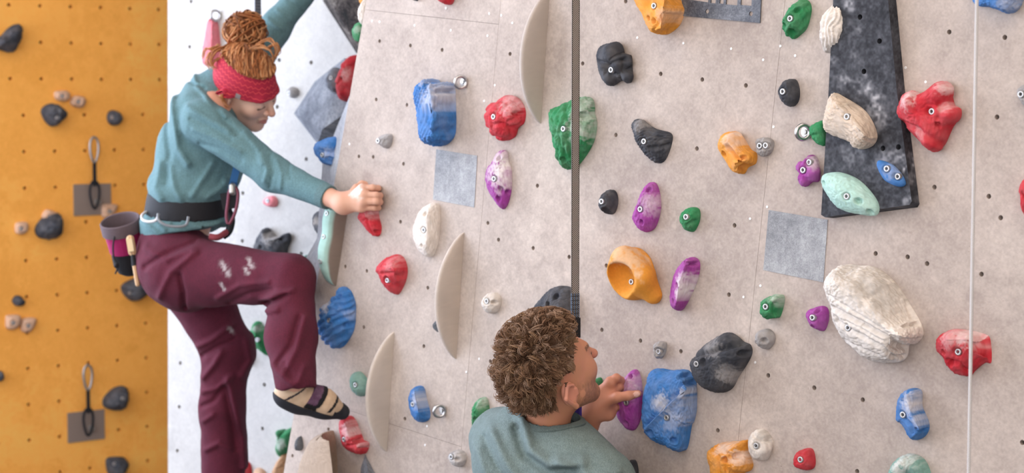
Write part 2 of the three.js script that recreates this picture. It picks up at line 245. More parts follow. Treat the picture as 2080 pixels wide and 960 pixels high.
function hold(d) {
  const id = ++holdNo * 7.31, t = thing(d.name, d.label, d.cat, [0, 0, 0], d.group); onWall(t, d.kind, d.at[0], d.at[1], d.at[2] + 0.0003);
  const far = d.kind === 'MAIN' ? 0.003 : 0.0045;
  let per = 0; for (let i = 0; i < d.out.length; i++) { const a = d.out[i], b = d.out[(i + 1) % d.out.length]; per += Math.hypot(a[0] - b[0], a[1] - b[1]); }
  const S = spline(d.out, Math.max(3, Math.round(clamp(per / far, 40, 260) / d.out.length))), N = S.length, R = Math.round(clamp((per / 6 + d.H) / far, 12, 70));
  const pos = new Float32Array((N * (R + 1)) * 3), idx = [];
  const T = S.map(([x, y]) => crestPoint(d.crest, x, y));
  for (let k = 0; k <= R; k++) {
    const f = k / R * Math.PI / 2, r = Math.pow(Math.max(Math.cos(f), 0), 2 / d.n) * (k === R ? 0 : 1), h = Math.pow(Math.sin(f), 2 / d.n);
    for (let i = 0; i < N; i++) {
      const o = (k * N + i) * 3; pos[o] = T[i][0] + (S[i][0] - T[i][0]) * r; pos[o + 1] = T[i][1] + (S[i][1] - T[i][1]) * r; pos[o + 2] = d.H * h;
      if (k < R) { const a = k * N + i, b = k * N + (i + 1) % N; idx.push(a, b, b + N, a, b + N, a + N); }
    }
  }
  const g = new THREE.BufferGeometry(); g.setAttribute('position', new THREE.BufferAttribute(pos, 3)); g.setIndex(idx); g.computeVertexNormals();
  const nor = g.attributes.normal.array, amp = d.noise ?? 0.0012, hs = d.holes || [], bs = (d.bolts || []);
  const cells = []; if (d.lump) { let s0 = seed; seed = 991 + holdNo; for (let i = 0; i < 40; i++) cells.push([rr(-0.1, 0.1), rr(-0.1, 0.1), rr(0, 0.1)]); seed = s0; }
  const cnt = pos.length / 3, col = new Float32Array(cnt * 3), uv = new Float32Array(cnt * 2), base = new THREE.Color(d.color), c = new THREE.Color();
  const P0 = pos.slice(), flankC = d.flank ? new THREE.Color(d.flank) : null;
  for (let v = 0; v < cnt; v++) {
    const x = P0[v * 3], y = P0[v * 3 + 1], z = P0[v * 3 + 2], rim = sstep(0, 0.012, z);
    let e = amp * 2 * fbm(x * 60 + id, y * 60, z * 60, 3) + amp * 1.2 * noise3(x * 260 + id, y * 260, z * 260);
    if (d.wave) { const [a, wl, am] = d.wave; e += am * Math.sin(((x * Math.cos(a + 1.57) + y * Math.sin(a + 1.57)) + 0.006 * noise3(x * 40 + id, y * 40, z * 40)) / wl * 6.283); }
    if (d.lump) {
      let d1 = 9, d2 = 9; const s = 0.05 / d.lump[0] * 0.55;
      for (const q of cells) { const r = Math.hypot((x - q[0] / s * 0.9), (y - q[1] / s * 0.9), (z - q[2] / s * 0.9)); if (r < d1) { d2 = d1; d1 = r; } else if (r < d2) d2 = r; }
      e += d.lump[1] * (1 - Math.exp(-Math.pow((d2 - d1) / (d.lump[0] * 0.3), 2))) - d.lump[1] * 0.6;
    }
    for (const q of d.grooves || []) { const k = segDist(x, y, q[2]) / q[0]; if (k < 3) e += q[1] * Math.exp(-k * k); }
    for (const q of d.bumps || []) { const k = Math.hypot(x - q[0], y - q[1]) / q[2]; if (k < 2) e += q[3] * Math.exp(-k * k * 1.6); }
    for (const q of hs) { const k = Math.hypot(x - q[0], y - q[1]) / (q[2] * 1.05); e -= 0.011 * (1 - sstep(0.62, 1.1, k)); }
    for (const q of bs) { const k = Math.hypot(x - q[0], y - q[1]) / 0.0105; e -= 0.0065 * (1 - sstep(0.75, 1.1, k)); }
    e *= rim;
    pos[v * 3] += nor[v * 3] * e; pos[v * 3 + 1] += nor[v * 3 + 1] * e; pos[v * 3 + 2] = Math.max(0.0004, z + nor[v * 3 + 2] * e); if (z < 1e-6) pos[v * 3 + 2] = 0;
    // colour: the cast resin with its speckle, chalk rubbed into it
    c.copy(base); if (flankC) { const q = crestPoint(d.crest, x, y); if (x > q[0] + 0.004 + 0.002 * noise3(y * 90, 3, id)) c.copy(flankC); } const sp = 1 + 0.10 * noise3(x * 130 + id, y * 130, z * 130) + 0.07 * noise3(x * 420, y * 420 + id, z * 420); c.multiplyScalar(sp);
    for (const q of d.chalk || []) {
      const k = Math.hypot(x - q[0], y - q[1]) / q[2], nz = 0.55 * noise3(x * 70 + id, y * 70, 3.3) + 0.45 * noise3(x * 210, y * 210 + id, 7.7) + 0.25 * noise3(x * 500, y * 500 + id, 2.1);
      const w = clamp(Math.abs(q[3]) * sstep(1.2, 0.5, k + 0.95 * nz) * (1 + 0.9 * nz), 0, 0.9); if (w > 0) c.lerp(q[3] > 0 ? chalkC : grimeC, w);
    }
    const thin = clamp(0.085 * (0.5 + fbm(x * 45 + 9, y * 45 + id, z * 45, 3) * 1.6), 0, 0.3); if (d.cat === 'climbing hold') c.lerp(chalkC, thin * (d.ca ?? 0.75));
    col[v * 3] = c.r; col[v * 3 + 1] = c.g; col[v * 3 + 2] = c.b; uv[v * 2] = x + z * 0.7; uv[v * 2 + 1] = y + z * 0.4;
  }
  g.setAttribute('color', new THREE.BufferAttribute(col, 3)); g.setAttribute('uv', new THREE.BufferAttribute(uv, 2)); g.computeVertexNormals();
  part('hold_body', g, holdMat(), t);
  for (const [bx, by] of bs) {
    let bz = 0, bd = 9; for (let v = 0; v < cnt; v++) { const r = Math.hypot(pos[v * 3] - bx, pos[v * 3 + 1] - by); const w = r - pos[v * 3 + 2] * 0.02; if (w < bd) { bd = w; bz = pos[v * 3 + 2]; } }
    const b = part('bolt', boltGeo, M.bolt, t); b.position.set(bx, by, bz + 0.0035); part('bolt_socket', socketGeo, socketMat, b);
  }
  return t;
}
hold({ kind:'MAIN', name:'climbing_hold', label:'black knobbly hold of fused round lumps beside the striped webbing', cat:'climbing hold', at:[.8991,.5835,0], color:'#31343c', H:.042, n:2.2, out:[[-.0495,-.0128],[-.0321,-.0427],[-.004,-.053],[.0248,-.0385],[.05,-.0415],[.0592,-.0298],[.0541,.0009],[.0472,.0283],[.0267,.0294],[.0147,.0483],[-.0163,.053],[-.0499,.0442],[-.0592,.0243]], crest:[[.005,.0008]], bolts:[[.0178,-.0122]], grooves:[[.005,-.01,[[-.0362,.0045],[.0137,.0037],[.0435,.0181]]],[.005,-.011,[[.0435,.0181],[.0473,-.0123],[.054,-.0041],[.0552,-.0043]]],[.005,-.01,[[.0166,-.0223],[.0431,-.0208],[.0392,-.0368]]],[.005,-.008,[[.006,.0026],[.0033,-.0212]]]], bumps:[[.0055,.032,.0277,.018],[.0503,.0108,.0164,.013],[.0554,-.0239,.0164,.014],[.002,-.0362,.0176,.012],[.0329,-.002,.0151,.008],[-.0129,-.0058,.0126,.008]] });
hold({ kind:'MAIN', name:'climbing_hold', label:'smooth black egg-shaped hold with one steel bolt near the green top hold', cat:'climbing hold', at:[1.4483,.5687,0], color:'#31343c', H:.04, n:2.2, out:[[-.0089,-.027],[.0106,-.0317],[.0242,-.0168],[.0237,.0086],[.0124,.0298],[-.004,.0317],[-.0192,.0201],[-.0242,-.0005]], crest:[[.0018,.0018]], bolts:[[.0018,.0018]] });
hold({ kind:'MAIN', name:'climbing_hold', label:'black carved hold with a hooked horn tip and ridged face', cat:'climbing hold', at:[1.0395,.4029,0], color:'#31343c', H:.045, n:1.6, out:[[-.0553,.0233],[-.0385,-.0056],[-.0078,-.0357],[.0247,-.0512],[.05,-.0405],[.0652,.0012],[.0604,.0281],[.0104,.0343],[-.0338,.0506],[-.0556,.0512],[-.0652,.0408]], crest:[[-.0041,.0088]], bolts:[[.0078,.0015]], wave:[0.5,0.007,0.0012], grooves:[[.004,-.008,[[.0234,-.0123],[.0466,-.0077],[.0649,.0013]]],[.003,-.004,[[.0189,.0215],[.0516,.0187]]]], bumps:[[-.0241,.0424,.0174,.008]], chalk:[[-.0199,.0437,.0199,.25]], noise:0.0016 });
hold({ kind:'MAIN', name:'climbing_hold', label:'light orange two-fingered hold with a fat rounded head and finger pockets', cat:'climbing hold', at:[1.3148,.4088,0], color:'#dd932f', H:.05, n:2.2, out:[[-.0459,-.0032],[-.0273,-.0214],[-.0049,-.0449],[.0215,-.0487],[.0325,-.0317],[.0534,-.0187],[.0526,.0047],[.0337,.0138],[.0045,.0422],[-.0223,.0487],[-.0441,.0387],[-.0534,.0166]], crest:[[-.0017,.0269],[.0273,.0037],[.0448,-.0178]], holes:[[-.0154,-.0066,.0084],[.0459,-.0052,.006]], grooves:[[.005,-.011,[[.0015,.0145],[.045,-.0181],[.0302,-.0346]]]], bumps:[[.0011,.0338,.0239,.008]], chalk:[[.0064,.0348,.0263,.45]] });
hold({ kind:'MAIN', name:'climbing_hold', label:'small grey two-bolt foothold touching the orange two-fingered hold', cat:'climbing hold', at:[1.3909,.4329,0], color:'#9c9896', H:.022, n:3, out:[[-.0142,-.0153],[.0046,-.0225],[.0211,-.0083],[.0232,.0153],[-.0003,.0225],[-.0232,.0116]], crest:[[.0019,.0005]], bolts:[[-.0028,.0019],[.014,.0046]], noise:0.002 });
hold({ kind:'MAIN', name:'climbing_hold', label:'small black rounded hold with a bolt and a pocket, beside a purple teardrop', cat:'climbing hold', at:[.9253,.2335,0], color:'#31343c', H:.04, n:2.2, out:[[-.019,-.0176],[-.0013,-.0317],[.0163,-.0263],[.0241,.0003],[.0176,.024],[.0019,.0317],[-.018,.0173],[-.0241,-.0028]], crest:[[-.0003,-.0006]], bolts:[[.0015,.0018]], holes:[[.0081,-.0223,.0089]], noise:0.002 });
hold({ kind:'MAIN', name:'climbing_hold', label:'purple teardrop hold with chalky middle above the orange loop', cat:'climbing hold', at:[1.0529,.2387,0], color:'#9a3a93', H:.04, n:2.2, out:[[-.0331,-.0464],[-.014,-.0616],[.0068,-.0629],[.0288,-.0449],[.0382,-.0005],[.0315,.0349],[.0172,.0601],[-.0003,.0629],[-.0122,.0463],[-.0279,.0008],[-.0382,-.0318]], crest:[[-.0003,-.0039]], bolts:[[.0016,-.005]], holes:[[.0133,.046,.0062],[.0061,-.0376,.0062]], chalk:[[.0245,.0112,.0324,.34]] });
hold({ kind:'MAIN', name:'climbing_hold', label:'small dark green faceted hold with one bolt beside a purple teardrop', cat:'climbing hold', at:[1.1912,.2282,0], color:'#24804c', H:.035, n:1.8, out:[[-.0216,-.0163],[-.0058,-.0302],[.0133,-.028],[.026,.0009],[.0213,.0267],[.0004,.0302],[-.021,.0195],[-.026,.0008]], crest:[[-.0017,.0004]], bolts:[[.0051,.0067]], grooves:[[.003,-.005,[[.0081,-.0135],[.0259,.0009]]]], noise:0.0016 });
hold({ kind:'MAIN', name:'climbing_hold', label:'big orange hold hanging into the top edge beside the dark letter plate', cat:'climbing hold', at:[1.0216,.7361,0], color:'#dd932f', H:.085, n:2, out:[[-.0827,.0511],[-.0677,.0159],[-.039,-.012],[-.014,-.04],[.0099,-.0607],[.0384,-.0606],[.0706,-.0358],[.0827,-.0022],[.0751,.0149],[.0627,.0317],[.0557,.0607]], crest:[[.0849,.0405],[.0802,-.0139],[.0806,-.0469]], bolts:[[.0468,.006]], holes:[[.0283,-.0259,.0062],[.0526,-.0304,.0074]], grooves:[[.004,-.006,[[.0448,-.0577],[.0719,-.0357],[.0809,-.0125]]]], bumps:[[.0229,.0134,.0222,-.014]], chalk:[[.0807,-.0125,.0247,.25]] });
hold({ kind:'MAIN', name:'climbing_hold', label:'green warty hold with finger holes in the upper wall near the black egg hold', cat:'climbing hold', at:[1.4462,.7414,0], color:'#24804c', H:.045, n:1.9, out:[[-.0329,-.0187],[-.0237,-.0353],[-.0072,-.0471],[.0125,-.0348],[.0283,-.016],[.0348,.022],[.0278,.0415],[.0123,.0471],[-.0075,.0357],[-.0258,.011],[-.0348,-.0073]], crest:[[-.0015,-.0002]], bolts:[[.0047,.0004]], holes:[[.0183,.0221,.007],[.0042,-.0302,.007],[-.0137,-.0166,.0058]], wave:[0.9,0.016,0.0015], noise:0.0016 });
hold({ kind:'MAIN', name:'climbing_hold', label:'white scalloped shell hold half hidden behind the dark tapered volume', cat:'climbing hold', at:[1.5597,.7273,0], color:'#dcd4cb', H:.045, n:2.2, out:[[-.0278,-.0389],[-.0112,-.0567],[.0294,-.0333],[.0369,.0003],[.0249,.054],[-.0098,.0567],[-.0325,.0272],[-.0369,-.0009]], crest:[[-.0034,.001]], wave:[1.5,0.01,0.0014] });
hold({ kind:'MAIN', name:'climbing_hold', label:'large red knobbly hold with rounded arms beside the dark tapered volume', cat:'climbing hold', at:[1.8283,.5568,0], color:'#bf2432', H:.055, n:2.4, out:[[-.0671,-.0158],[-.0435,-.035],[-.0105,-.0583],[.0242,-.0746],[.0462,-.062],[.0615,-.0222],[.0741,.0062],[.0569,.0365],[.0438,.0701],[.0199,.0746],[-.0178,.0457],[-.048,.0479],[-.0647,.0367],[-.0741,.0054]], crest:[[.0001,.0039]], bolts:[[.0277,.011]], holes:[[.0476,-.0163,.0055]], grooves:[[.006,-.009,[[-.0508,-.0221],[-.0024,-.0301],[.0412,-.047],[.0491,-.0568]]],[.006,-.008,[[.0453,.0299],[.0531,.0225],[.0484,-.0007]]],[.006,-.006,[[-.0222,.0423],[-.0047,.0091]]]], bumps:[[-.0246,.0228,.0286,.014],[.0408,.0584,.022,.016],[.0673,.0106,.0198,.018],[.0317,-.0544,.0242,.014],[.0235,.0174,.022,-.012]], chalk:[[-.0306,.0346,.0242,.5],[.0442,.0629,.0154,.5],[.0555,.0234,.011,.4],[.0046,-.0406,.0154,.25]] });
hold({ kind:'MAIN', name:'climbing_hold', label:'green square-edged hold tucked between the steel ring and the dark volume', cat:'climbing hold', at:[1.5493,.4848,0], color:'#24804c', H:.035, n:3, out:[[-.0202,-.0092],[.0019,-.0267],[.0216,-.0237],[.0137,.0267],[-.0085,.0236],[-.0216,.014]], crest:[[-.0022,.0008]], grooves:[[.003,-.004,[[-.0148,-.0102],[.0194,.0018]]]] });
hold({ kind:'MAIN', name:'climbing_hold', label:'small purple star-shaped hold with two bolts beside the dark volume', cat:'climbing hold', at:[1.5237,.3922,0], color:'#9a3a93', H:.03, n:2.6, out:[[-.0159,-.0098],[-.0182,-.0275],[-.0037,-.038],[.0128,-.0256],[.0312,-.0198],[.0301,.0059],[.0181,.0328],[.0026,.038],[-.0106,.0228],[-.0251,.0178],[-.0312,.0024]], crest:[[-.0009,-.0001]], bolts:[[.0011,.002],[.0117,.0217]], bumps:[[.0274,.0011,.0139,.008],[.0034,-.0272,.0104,.005]], chalk:[[.0221,.0246,.0162,.6]] });
hold({ kind:'MAIN', name:'climbing_hold', label:'grey hold cut by the picture edge, level with the big red hold', cat:'climbing hold', at:[2.0615,.6256,0], color:'#9c9896', H:.03, n:2.2, out:[[-.0085,-.0132],[.0055,-.0271],[.0194,-.0202],[.0146,.0209],[.0016,.0271],[-.0146,.0174],[-.0194,.0038]], crest:[[-.0002,.0012]], bolts:[[-.0012,.0015]] });
hold({ kind:'MAIN', name:'climbing_hold', label:'blue hold cut by the top edge beside the thin white cord', cat:'climbing hold', at:[1.9651,.8272,0], color:'#3472b3', H:.05, n:2.6, out:[[-.0334,-.0209],[-.0136,-.0208],[.0165,-.027],[.0363,-.0304],[.0498,-.0215],[.0575,-.0055],[.0582,.0304],[-.0582,.0216],[-.0536,-.0095]], crest:[[.0066,-.0093]], chalk:[[.0468,-.0063,.0213,.4]], noise:0.0016 });
hold({ kind:'MAIN', name:'climbing_hold', label:'pinkish red hold cut by the picture edge below the grey one', cat:'climbing hold', at:[2.0973,.4122,0], color:'#bf2432', H:.035, n:2.2, out:[[-.0115,-.0092],[-.0048,-.0393],[.0051,-.0427],[.0196,-.0246],[.0127,.0362],[-.0046,.0427],[-.0155,.0342],[-.0196,.0154]], crest:[[-.0023,.0016]], grooves:[[.005,-.008,[[-.0029,.0035],[.011,-.0028]]]] });
hold({ kind:'MAIN', name:'climbing_hold', label:'huge off-white hold with layered ridges and a smooth chalky upper slope', cat:'climbing hold', at:[1.7504,.0902,0], color:'#dcd4cb', H:.095, n:1.9, out:[[-.1159,.0144],[-.098,-.0112],[-.0936,-.0364],[-.0704,-.0694],[-.0362,-.0912],[.0094,-.1073],[.0578,-.1015],[.0838,-.0913],[.0938,-.075],[.0952,-.0522],[.114,-.0454],[.1273,-.0231],[.1169,.0028],[.0892,.0338],[.0546,.0695],[.0149,.096],[-.0235,.1073],[-.0604,.1042],[-.0977,.0999],[-.1229,.0712],[-.1273,.0442]], crest:[[-.057,.0646],[.0327,.0127],[.1014,-.0164],[.1497,-.021]], bolts:[[-.0258,-.0313]], holes:[[.1168,.0018,.0057],[.0839,-.0815,.0045]], grooves:[[.006,-.013,[[-.0733,.0063],[.0193,-.0104],[.0884,-.0294],[.0941,-.0549]]],[.005,-.008,[[-.0581,-.0216],[.0035,-.0377],[.0716,-.0545],[.0919,-.0799]]],[.003,-.004,[[-.0803,.0348],[-.02,.0178],[.053,-.0048],[.1229,-.0308]]],[.003,-.004,[[-.0672,-.0118],[.0124,-.0223],[.0829,-.0425],[.0943,-.0667]]],[.004,-.005,[[-.0542,-.0673],[.0069,-.0725],[.0534,-.0806]]],[.014,-.01,[[-.0603,.1022],[-.0075,.0852],[.0303,.0598],[.1031,.0143]]],[.008,.006,[[-.0668,.1037],[-.0042,.0908],[.0294,.0746]]]], chalk:[[.0023,.0744,.0452,-.34],[-.0635,.0907,.0249,-.25],[.0486,.0591,.0339,-.3],[.062,.0267,.0339,-.26]], noise:0.0018 });
hold({ kind:'MAIN', name:'climbing_hold', label:'small purple hold with one bolt between the green cube and the huge white hold', cat:'climbing hold', at:[1.594,.055,0], color:'#9a3a93', H:.035, n:1.9, out:[[-.0137,-.0208],[.003,-.0287],[.0217,-.0278],[.0296,-.0009],[.0247,.0234],[.0085,.0287],[-.0154,.0185],[-.0296,.0055]], crest:[[.0036,-.0002]], bolts:[[.006,.0019]], holes:[[.0114,.0199,.0058],[.0053,-.0196,.0046]], grooves:[[.004,-.004,[[.0185,.0019],[.0242,-.0193]]]] });
hold({ kind:'MAIN', name:'climbing_hold', label:'small green blocky hold with a slot, right under the grey square plate', cat:'climbing hold', at:[1.4672,.0582,0], color:'#24804c', H:.04, n:2.8, out:[[-.0251,-.0102],[-.0146,-.0304],[.01,-.0265],[.0203,-.0197],[.0268,.0124],[.0238,.0296],[.0067,.0304],[-.0168,.0169],[-.0268,.0052]], crest:[[.0005,.0009]], bolts:[[.0005,.0009]], grooves:[[.004,-.008,[[.0212,.0129],[.0203,-.0145]]]], chalk:[[.0236,.0261,.0189,.45]], noise:0.0016 });
hold({ kind:'MAIN', name:'climbing_hold', label:'pale grey lumpy foothold below the green blocky hold', cat:'climbing hold', at:[1.4545,-.023,0], color:'#9c9896', H:.03, n:2.2, out:[[-.0237,-.0117],[-.0125,-.0208],[.0088,-.0246],[.0243,-.0036],[.0209,.0159],[.0004,.0246],[-.0221,.012],[-.0243,-.006]], crest:[[-.0035,-.0018]], holes:[[.0114,-.0009,.0071]], bumps:[[-.0035,.007,.0083,.006]], noise:0.0016 });
hold({ kind:'MAIN', name:'climbing_hold', label:'wide red jug with a rounded bulge behind the thin white cord', cat:'climbing hold', at:[1.9887,.0483,0], color:'#bf2432', H:.06, n:2.1, out:[[-.0594,-.0095],[-.0369,-.0267],[-.0296,-.0388],[-.008,-.0505],[.0176,-.0492],[.0298,-.0341],[.0497,-.0136],[.0646,-.0077],[.0559,.0388],[.0417,.0493],[.002,.0505],[-.0317,.0453],[-.0585,.029],[-.0646,.0086]], crest:[[-.0144,.0298],[.0215,.0368]], bolts:[[.012,.008]], holes:[[-.0248,.0001,.0065],[-.0099,-.0257,.0065]], grooves:[[.005,-.01,[[-.0129,-.0179],[.015,-.0202],[.0225,-.0348]]],[.012,-.016,[[.0466,.0414],[.0525,.009],[.0631,-.0061]]]], bumps:[[-.0097,.0268,.024,.01]], chalk:[[.0295,.0496,.0305,.55],[-.0083,.0412,.0283,.35]] });
hold({ kind:'MAIN', name:'climbing_hold', label:'blue kidney-shaped hold below the huge white hold', cat:'climbing hold', at:[1.8784,-.1143,0], color:'#3472b3', H:.05, n:1.8, out:[[-.038,-.0239],[-.0272,-.0282],[-.0103,-.0428],[.0067,-.0584],[.0294,-.05],[.0417,-.0301],[.039,-.0084],[.0193,.0207],[.0135,.053],[-.0021,.0584],[-.022,.0506],[-.0372,.0273],[-.0417,.0007]], crest:[[.0026,.0445],[.0202,.0088],[.0463,-.0191]], bolts:[[-.0036,.0007]], holes:[[.0371,-.0259,.0067]], grooves:[[.003,-.005,[[-.0065,.031],[-.0063,.048]]],[.005,-.007,[[.0015,-.0073],[.0231,-.0171],[.025,-.0371]]]], chalk:[[.0158,.0317,.0267,.6],[.0362,-.0043,.0156,.4]] });
hold({ kind:'MAIN', name:'climbing_hold', label:'small red rounded hold with one bolt at the lower edge', cat:'climbing hold', at:[1.606,-.2833,0], color:'#bf2432', H:.04, n:2.2, out:[[-.0169,-.0238],[.0079,-.026],[.0241,-.0147],[.0233,.0069],[.013,.026],[-.0057,.0235],[-.0208,.011],[-.0241,-.0092]], crest:[[.0001,-.0008]], bolts:[[.0039,.002]], grooves:[[.006,-.004,[[.0005,.0212],[.0175,-.0137]]]] });
hold({ kind:'MAIN', name:'climbing_hold', label:'mint arch-shaped hold rising from the bottom edge below the blue kidney hold', cat:'climbing hold', at:[1.8961,-.2559,0], color:'#76a096', H:.06, n:2.4, out:[[-.0486,-.0514],[.053,-.021],[.0451,.0125],[.0252,.0425],[-.0019,.0514],[-.0248,.0449],[-.0458,.0195],[-.053,-.0218]], crest:[[-.0064,.0096]], bumps:[[.0149,.0049,.0268,-.035]], chalk:[[-.006,.0462,.029,.5],[-.0139,.0205,.0201,.5]], noise:0.0016 });
hold({ kind:'MAIN', name:'climbing_hold', label:'large charcoal mitten-shaped hold with a curved groove above the blue slab', cat:'climbing hold', at:[1.3328,-.1056,0], color:'#31343c', H:.065, n:2.3, out:[[-.0656,-.0565],[-.0317,-.0733],[.0071,-.0748],[.0362,-.0579],[.0527,-.0243],[.0725,.0098],[.0838,.039],[.0767,.0583],[.0558,.0628],[.0269,.0748],[.0001,.0681],[-.0388,.0433],[-.0766,.0051],[-.0838,-.0239]], crest:[[.0082,.0036]], bolts:[[-.0384,-.0078]], holes:[[-.0136,.0015,.0109],[.0778,.0398,.0085]], grooves:[[.006,-.014,[[-.0685,.0002],[-.0336,.0226],[-.0064,.0251],[.0446,.0489],[.0635,.061]]]], bumps:[[.0273,.0605,.0483,.006]], chalk:[[.047,-.0207,.0242,.3],[-.0001,.0405,.0314,.22]], ca:0.6 });
hold({ kind:'MAIN', name:'climbing_hold', label:'big blue slab hold split by a diagonal ridge, next to the gripped purple hold', cat:'climbing hold', at:[1.1916,-.249,0], color:'#3472b3', H:.06, n:3, out:[[-.0576,-.0721],[-.0531,-.0803],[-.0162,-.0956],[.0221,-.0949],[.0332,-.1013],[.0535,-.099],[.0618,-.0816],[.0662,-.0316],[.0718,-.0211],[.0759,.0134],[.0658,.0776],[.0442,.0999],[.0236,.1013],[-.0099,.0925],[-.0479,.0894],[-.0656,.0779],[-.0711,.0457],[-.0759,.0074],[-.069,-.0469]], crest:[[-.0021,-.0277],[.036,.0152],[.0837,.0689]], bolts:[[.0293,-.015]], holes:[[.05,.0934,.0074],[.0489,-.0701,.0074],[-.0184,-.0653,.0099]], grooves:[[.005,-.011,[[-.0312,-.0466],[.019,.0164],[.0614,.0564],[.0658,.0776]]],[.006,.01,[[-.029,-.0554],[.0261,.004],[.0643,.0471],[.0683,.069]]]], chalk:[[.0086,.017,.0273,.6],[.065,.0155,.0421,.25],[.0411,-.0255,.031,.22],[.0709,.0579,.0149,.4]], noise:0.0016 });
hold({ kind:'MAIN', name:'climbing_hold', label:'purple leaf-shaped hold gripped by the curly-haired climber', cat:'climbing hold', at:[1.0561,-.2594,0], color:'#9a3a93', H:.035, n:2.2, out:[[-.0297,-.052],[-.0131,-.0701],[.0094,-.0783],[.0263,-.0695],[.0374,-.0415],[.0367,.0086],[.0312,.045],[.017,.0761],[-.0011,.0783],[-.0231,.0511],[-.0338,.0169],[-.0374,-.0284]], crest:[[.0016,-.0053]], bolts:[[.0096,-.0022]], holes:[[.0071,.0639,.0063],[.0096,-.0584,.0076]], chalk:[[.0173,.0406,.0303,.4]] });
hold({ kind:'MAIN', name:'climbing_hold', label:'orange jug with stepped layers at the bottom edge', cat:'climbing hold', at:[1.3939,-.3436,0], color:'#dd932f', H:.06, n:2.6, out:[[-.0553,-.0053],[-.0438,-.0202],[-.0289,-.0641],[.036,-.04],[.0367,-.0191],[.0573,-.0046],[.0596,.0137],[.0428,.0387],[.0386,.0641],[.0213,.0596],[-.0285,.0449],[-.0498,.0322],[-.0596,.0146]], crest:[[.002,.0088]], holes:[[.0378,.0301,.0072],[.0143,.0161,.0084]], grooves:[[.004,-.006,[[-.0467,.0308],[-.0028,.0223],[.0031,-.0199]]],[.004,-.006,[[-.0357,.0388],[.0148,.0295],[.0226,-.0208]]],[.004,-.005,[[-.02,.0451],[.0256,.0328],[.0328,-.0225]]]], chalk:[[-.0032,.0515,.0314,.5],[.042,.0273,.0193,.5]] });
hold({ kind:'MAIN', name:'climbing_hold', label:'off-white knuckle-like hold with a grey top beside the orange stepped jug', cat:'climbing hold', at:[1.4743,-.2804,0], color:'#dcd4cb', H:.04, n:2.3, out:[[-.0178,-.0289],[.0017,-.0383],[.0221,-.0297],[.031,-.0009],[.0272,.0215],[.0022,.0383],[-.0186,.0328],[-.031,.0059]], crest:[[.0021,.0001]], bolts:[[.009,.0036]], grooves:[[.004,-.005,[[-.0119,.0278],[.0146,.0195],[.0291,.018]]]], bumps:[[.0267,-.0048,.0143,.006]], chalk:[[.0149,.0295,.0202,-.4]] });
hold({ kind:'MAIN', name:'climbing_hold', label:'small grey nub with a shiny bolt above the big blue slab', cat:'climbing hold', at:[1.1364,-.1126,0], color:'#9c9896', H:.026, n:2.2, out:[[-.0077,-.0176],[.0047,-.0216],[.0165,-.0029],[.0153,.0201],[-.0027,.0216],[-.0165,.0095]], crest:[[.0016,.0015]], bolts:[[.0073,-.0019]], noise:0.002 });
hold({ kind:'MAIN', name:'climbing_hold', label:'narrow purple blade hold with chalk on one flank, beside the orange loop', cat:'climbing hold', at:[1.1918,.0662,0], color:'#9a3a93', H:.05, n:1.45, out:[[-.034,-.0517],[-.0193,-.0692],[.0021,-.0651],[.0228,-.0257],[.0388,.0199],[.0394,.0564],[.0256,.0692],[.0044,.0656],[-.0187,.0463],[-.0362,.0095],[-.0394,-.025]], crest:[[.0344,.0609],[.0204,.0125],[.016,-.05]], holes:[[.036,.0574,.0061],[.01,.0001,.0049],[.0001,-.0421,.0049]], chalk:[[.031,.0054,.0295,.7],[.0235,-.0181,.0196,.6]] });
hold({ kind:'MAIN', name:'climbing_hold', label:'black domed hold half hidden behind the curly hair and webbing end', cat:'climbing hold', at:[.7755,-.0741,0], color:'#31343c', H:.05, n:2.2, out:[[-.0481,-.0585],[.0092,-.0662],[.0682,-.0283],[.0732,.0304],[.0581,.0595],[.0258,.0662],[-.0128,.0557],[-.049,.0197],[-.0732,-.0177]], crest:[[.0057,.0068]], holes:[[.0278,.0411,.0078],[.0071,.0175,.0065]] });
hold({ kind:'MAIN', name:'climbing_hold', label:'small round white hold with one bolt beside the long grey fin', cat:'climbing hold', at:[.5423,-.0995,0], color:'#dcd4cb', H:.035, n:2.2, out:[[-.0213,-.0229],[-.0024,-.0298],[.0185,-.0204],[.0282,.0051],[.0214,.0235],[-.0009,.0298],[-.0215,.0172],[-.0282,-.0043]], crest:[[-.0008,-.0002]], bolts:[[.0034,.0071]], holes:[[.0218,.0068,.0054]], chalk:[[.016,.0177,.0242,-.1]] });
hold({ kind:'MAIN', name:'climbing_hold', label:'tall blue block hold with a carved flank next to the top steel ring', cat:'climbing hold', at:[.2727,.3919,0], color:'#3472b3', H:.085, n:2.6, out:[[-.0619,.0193],[-.05,-.0031],[-.0382,-.0495],[-.0242,-.0782],[-.0006,-.0902],[.029,-.0882],[.0534,-.0728],[.0671,-.047],[.0616,.0129],[.051,.0721],[.0386,.0873],[-.0015,.0821],[-.0172,.0902],[-.0357,.0879],[-.0459,.0763],[-.0603,.0676],[-.0671,.0426]], crest:[[.0267,.0648],[.0492,.0163],[.0602,-.0503]], bolts:[[-.0521,.002]], holes:[[.0519,.0643,.0069]], wave:[1.1,0.012,0.0016], grooves:[[.006,-.009,[[.0559,.012],[.059,.0228],[.0581,.0341],[.0585,.0343]]],[.004,.006,[[.0328,.0763],[.0498,.0303],[.0579,.0017]]],[.004,.006,[[.0586,.0018],[.0575,-.0646]]],[.006,-.008,[[.0635,-.0476],[.0669,-.047],[.0674,-.039]]]], chalk:[[.0511,.0539,.0387,.5],[-.0099,.0862,.0193,.35],[.0137,.0265,.0221,.25]], noise:0.0016, ca:0.85 });
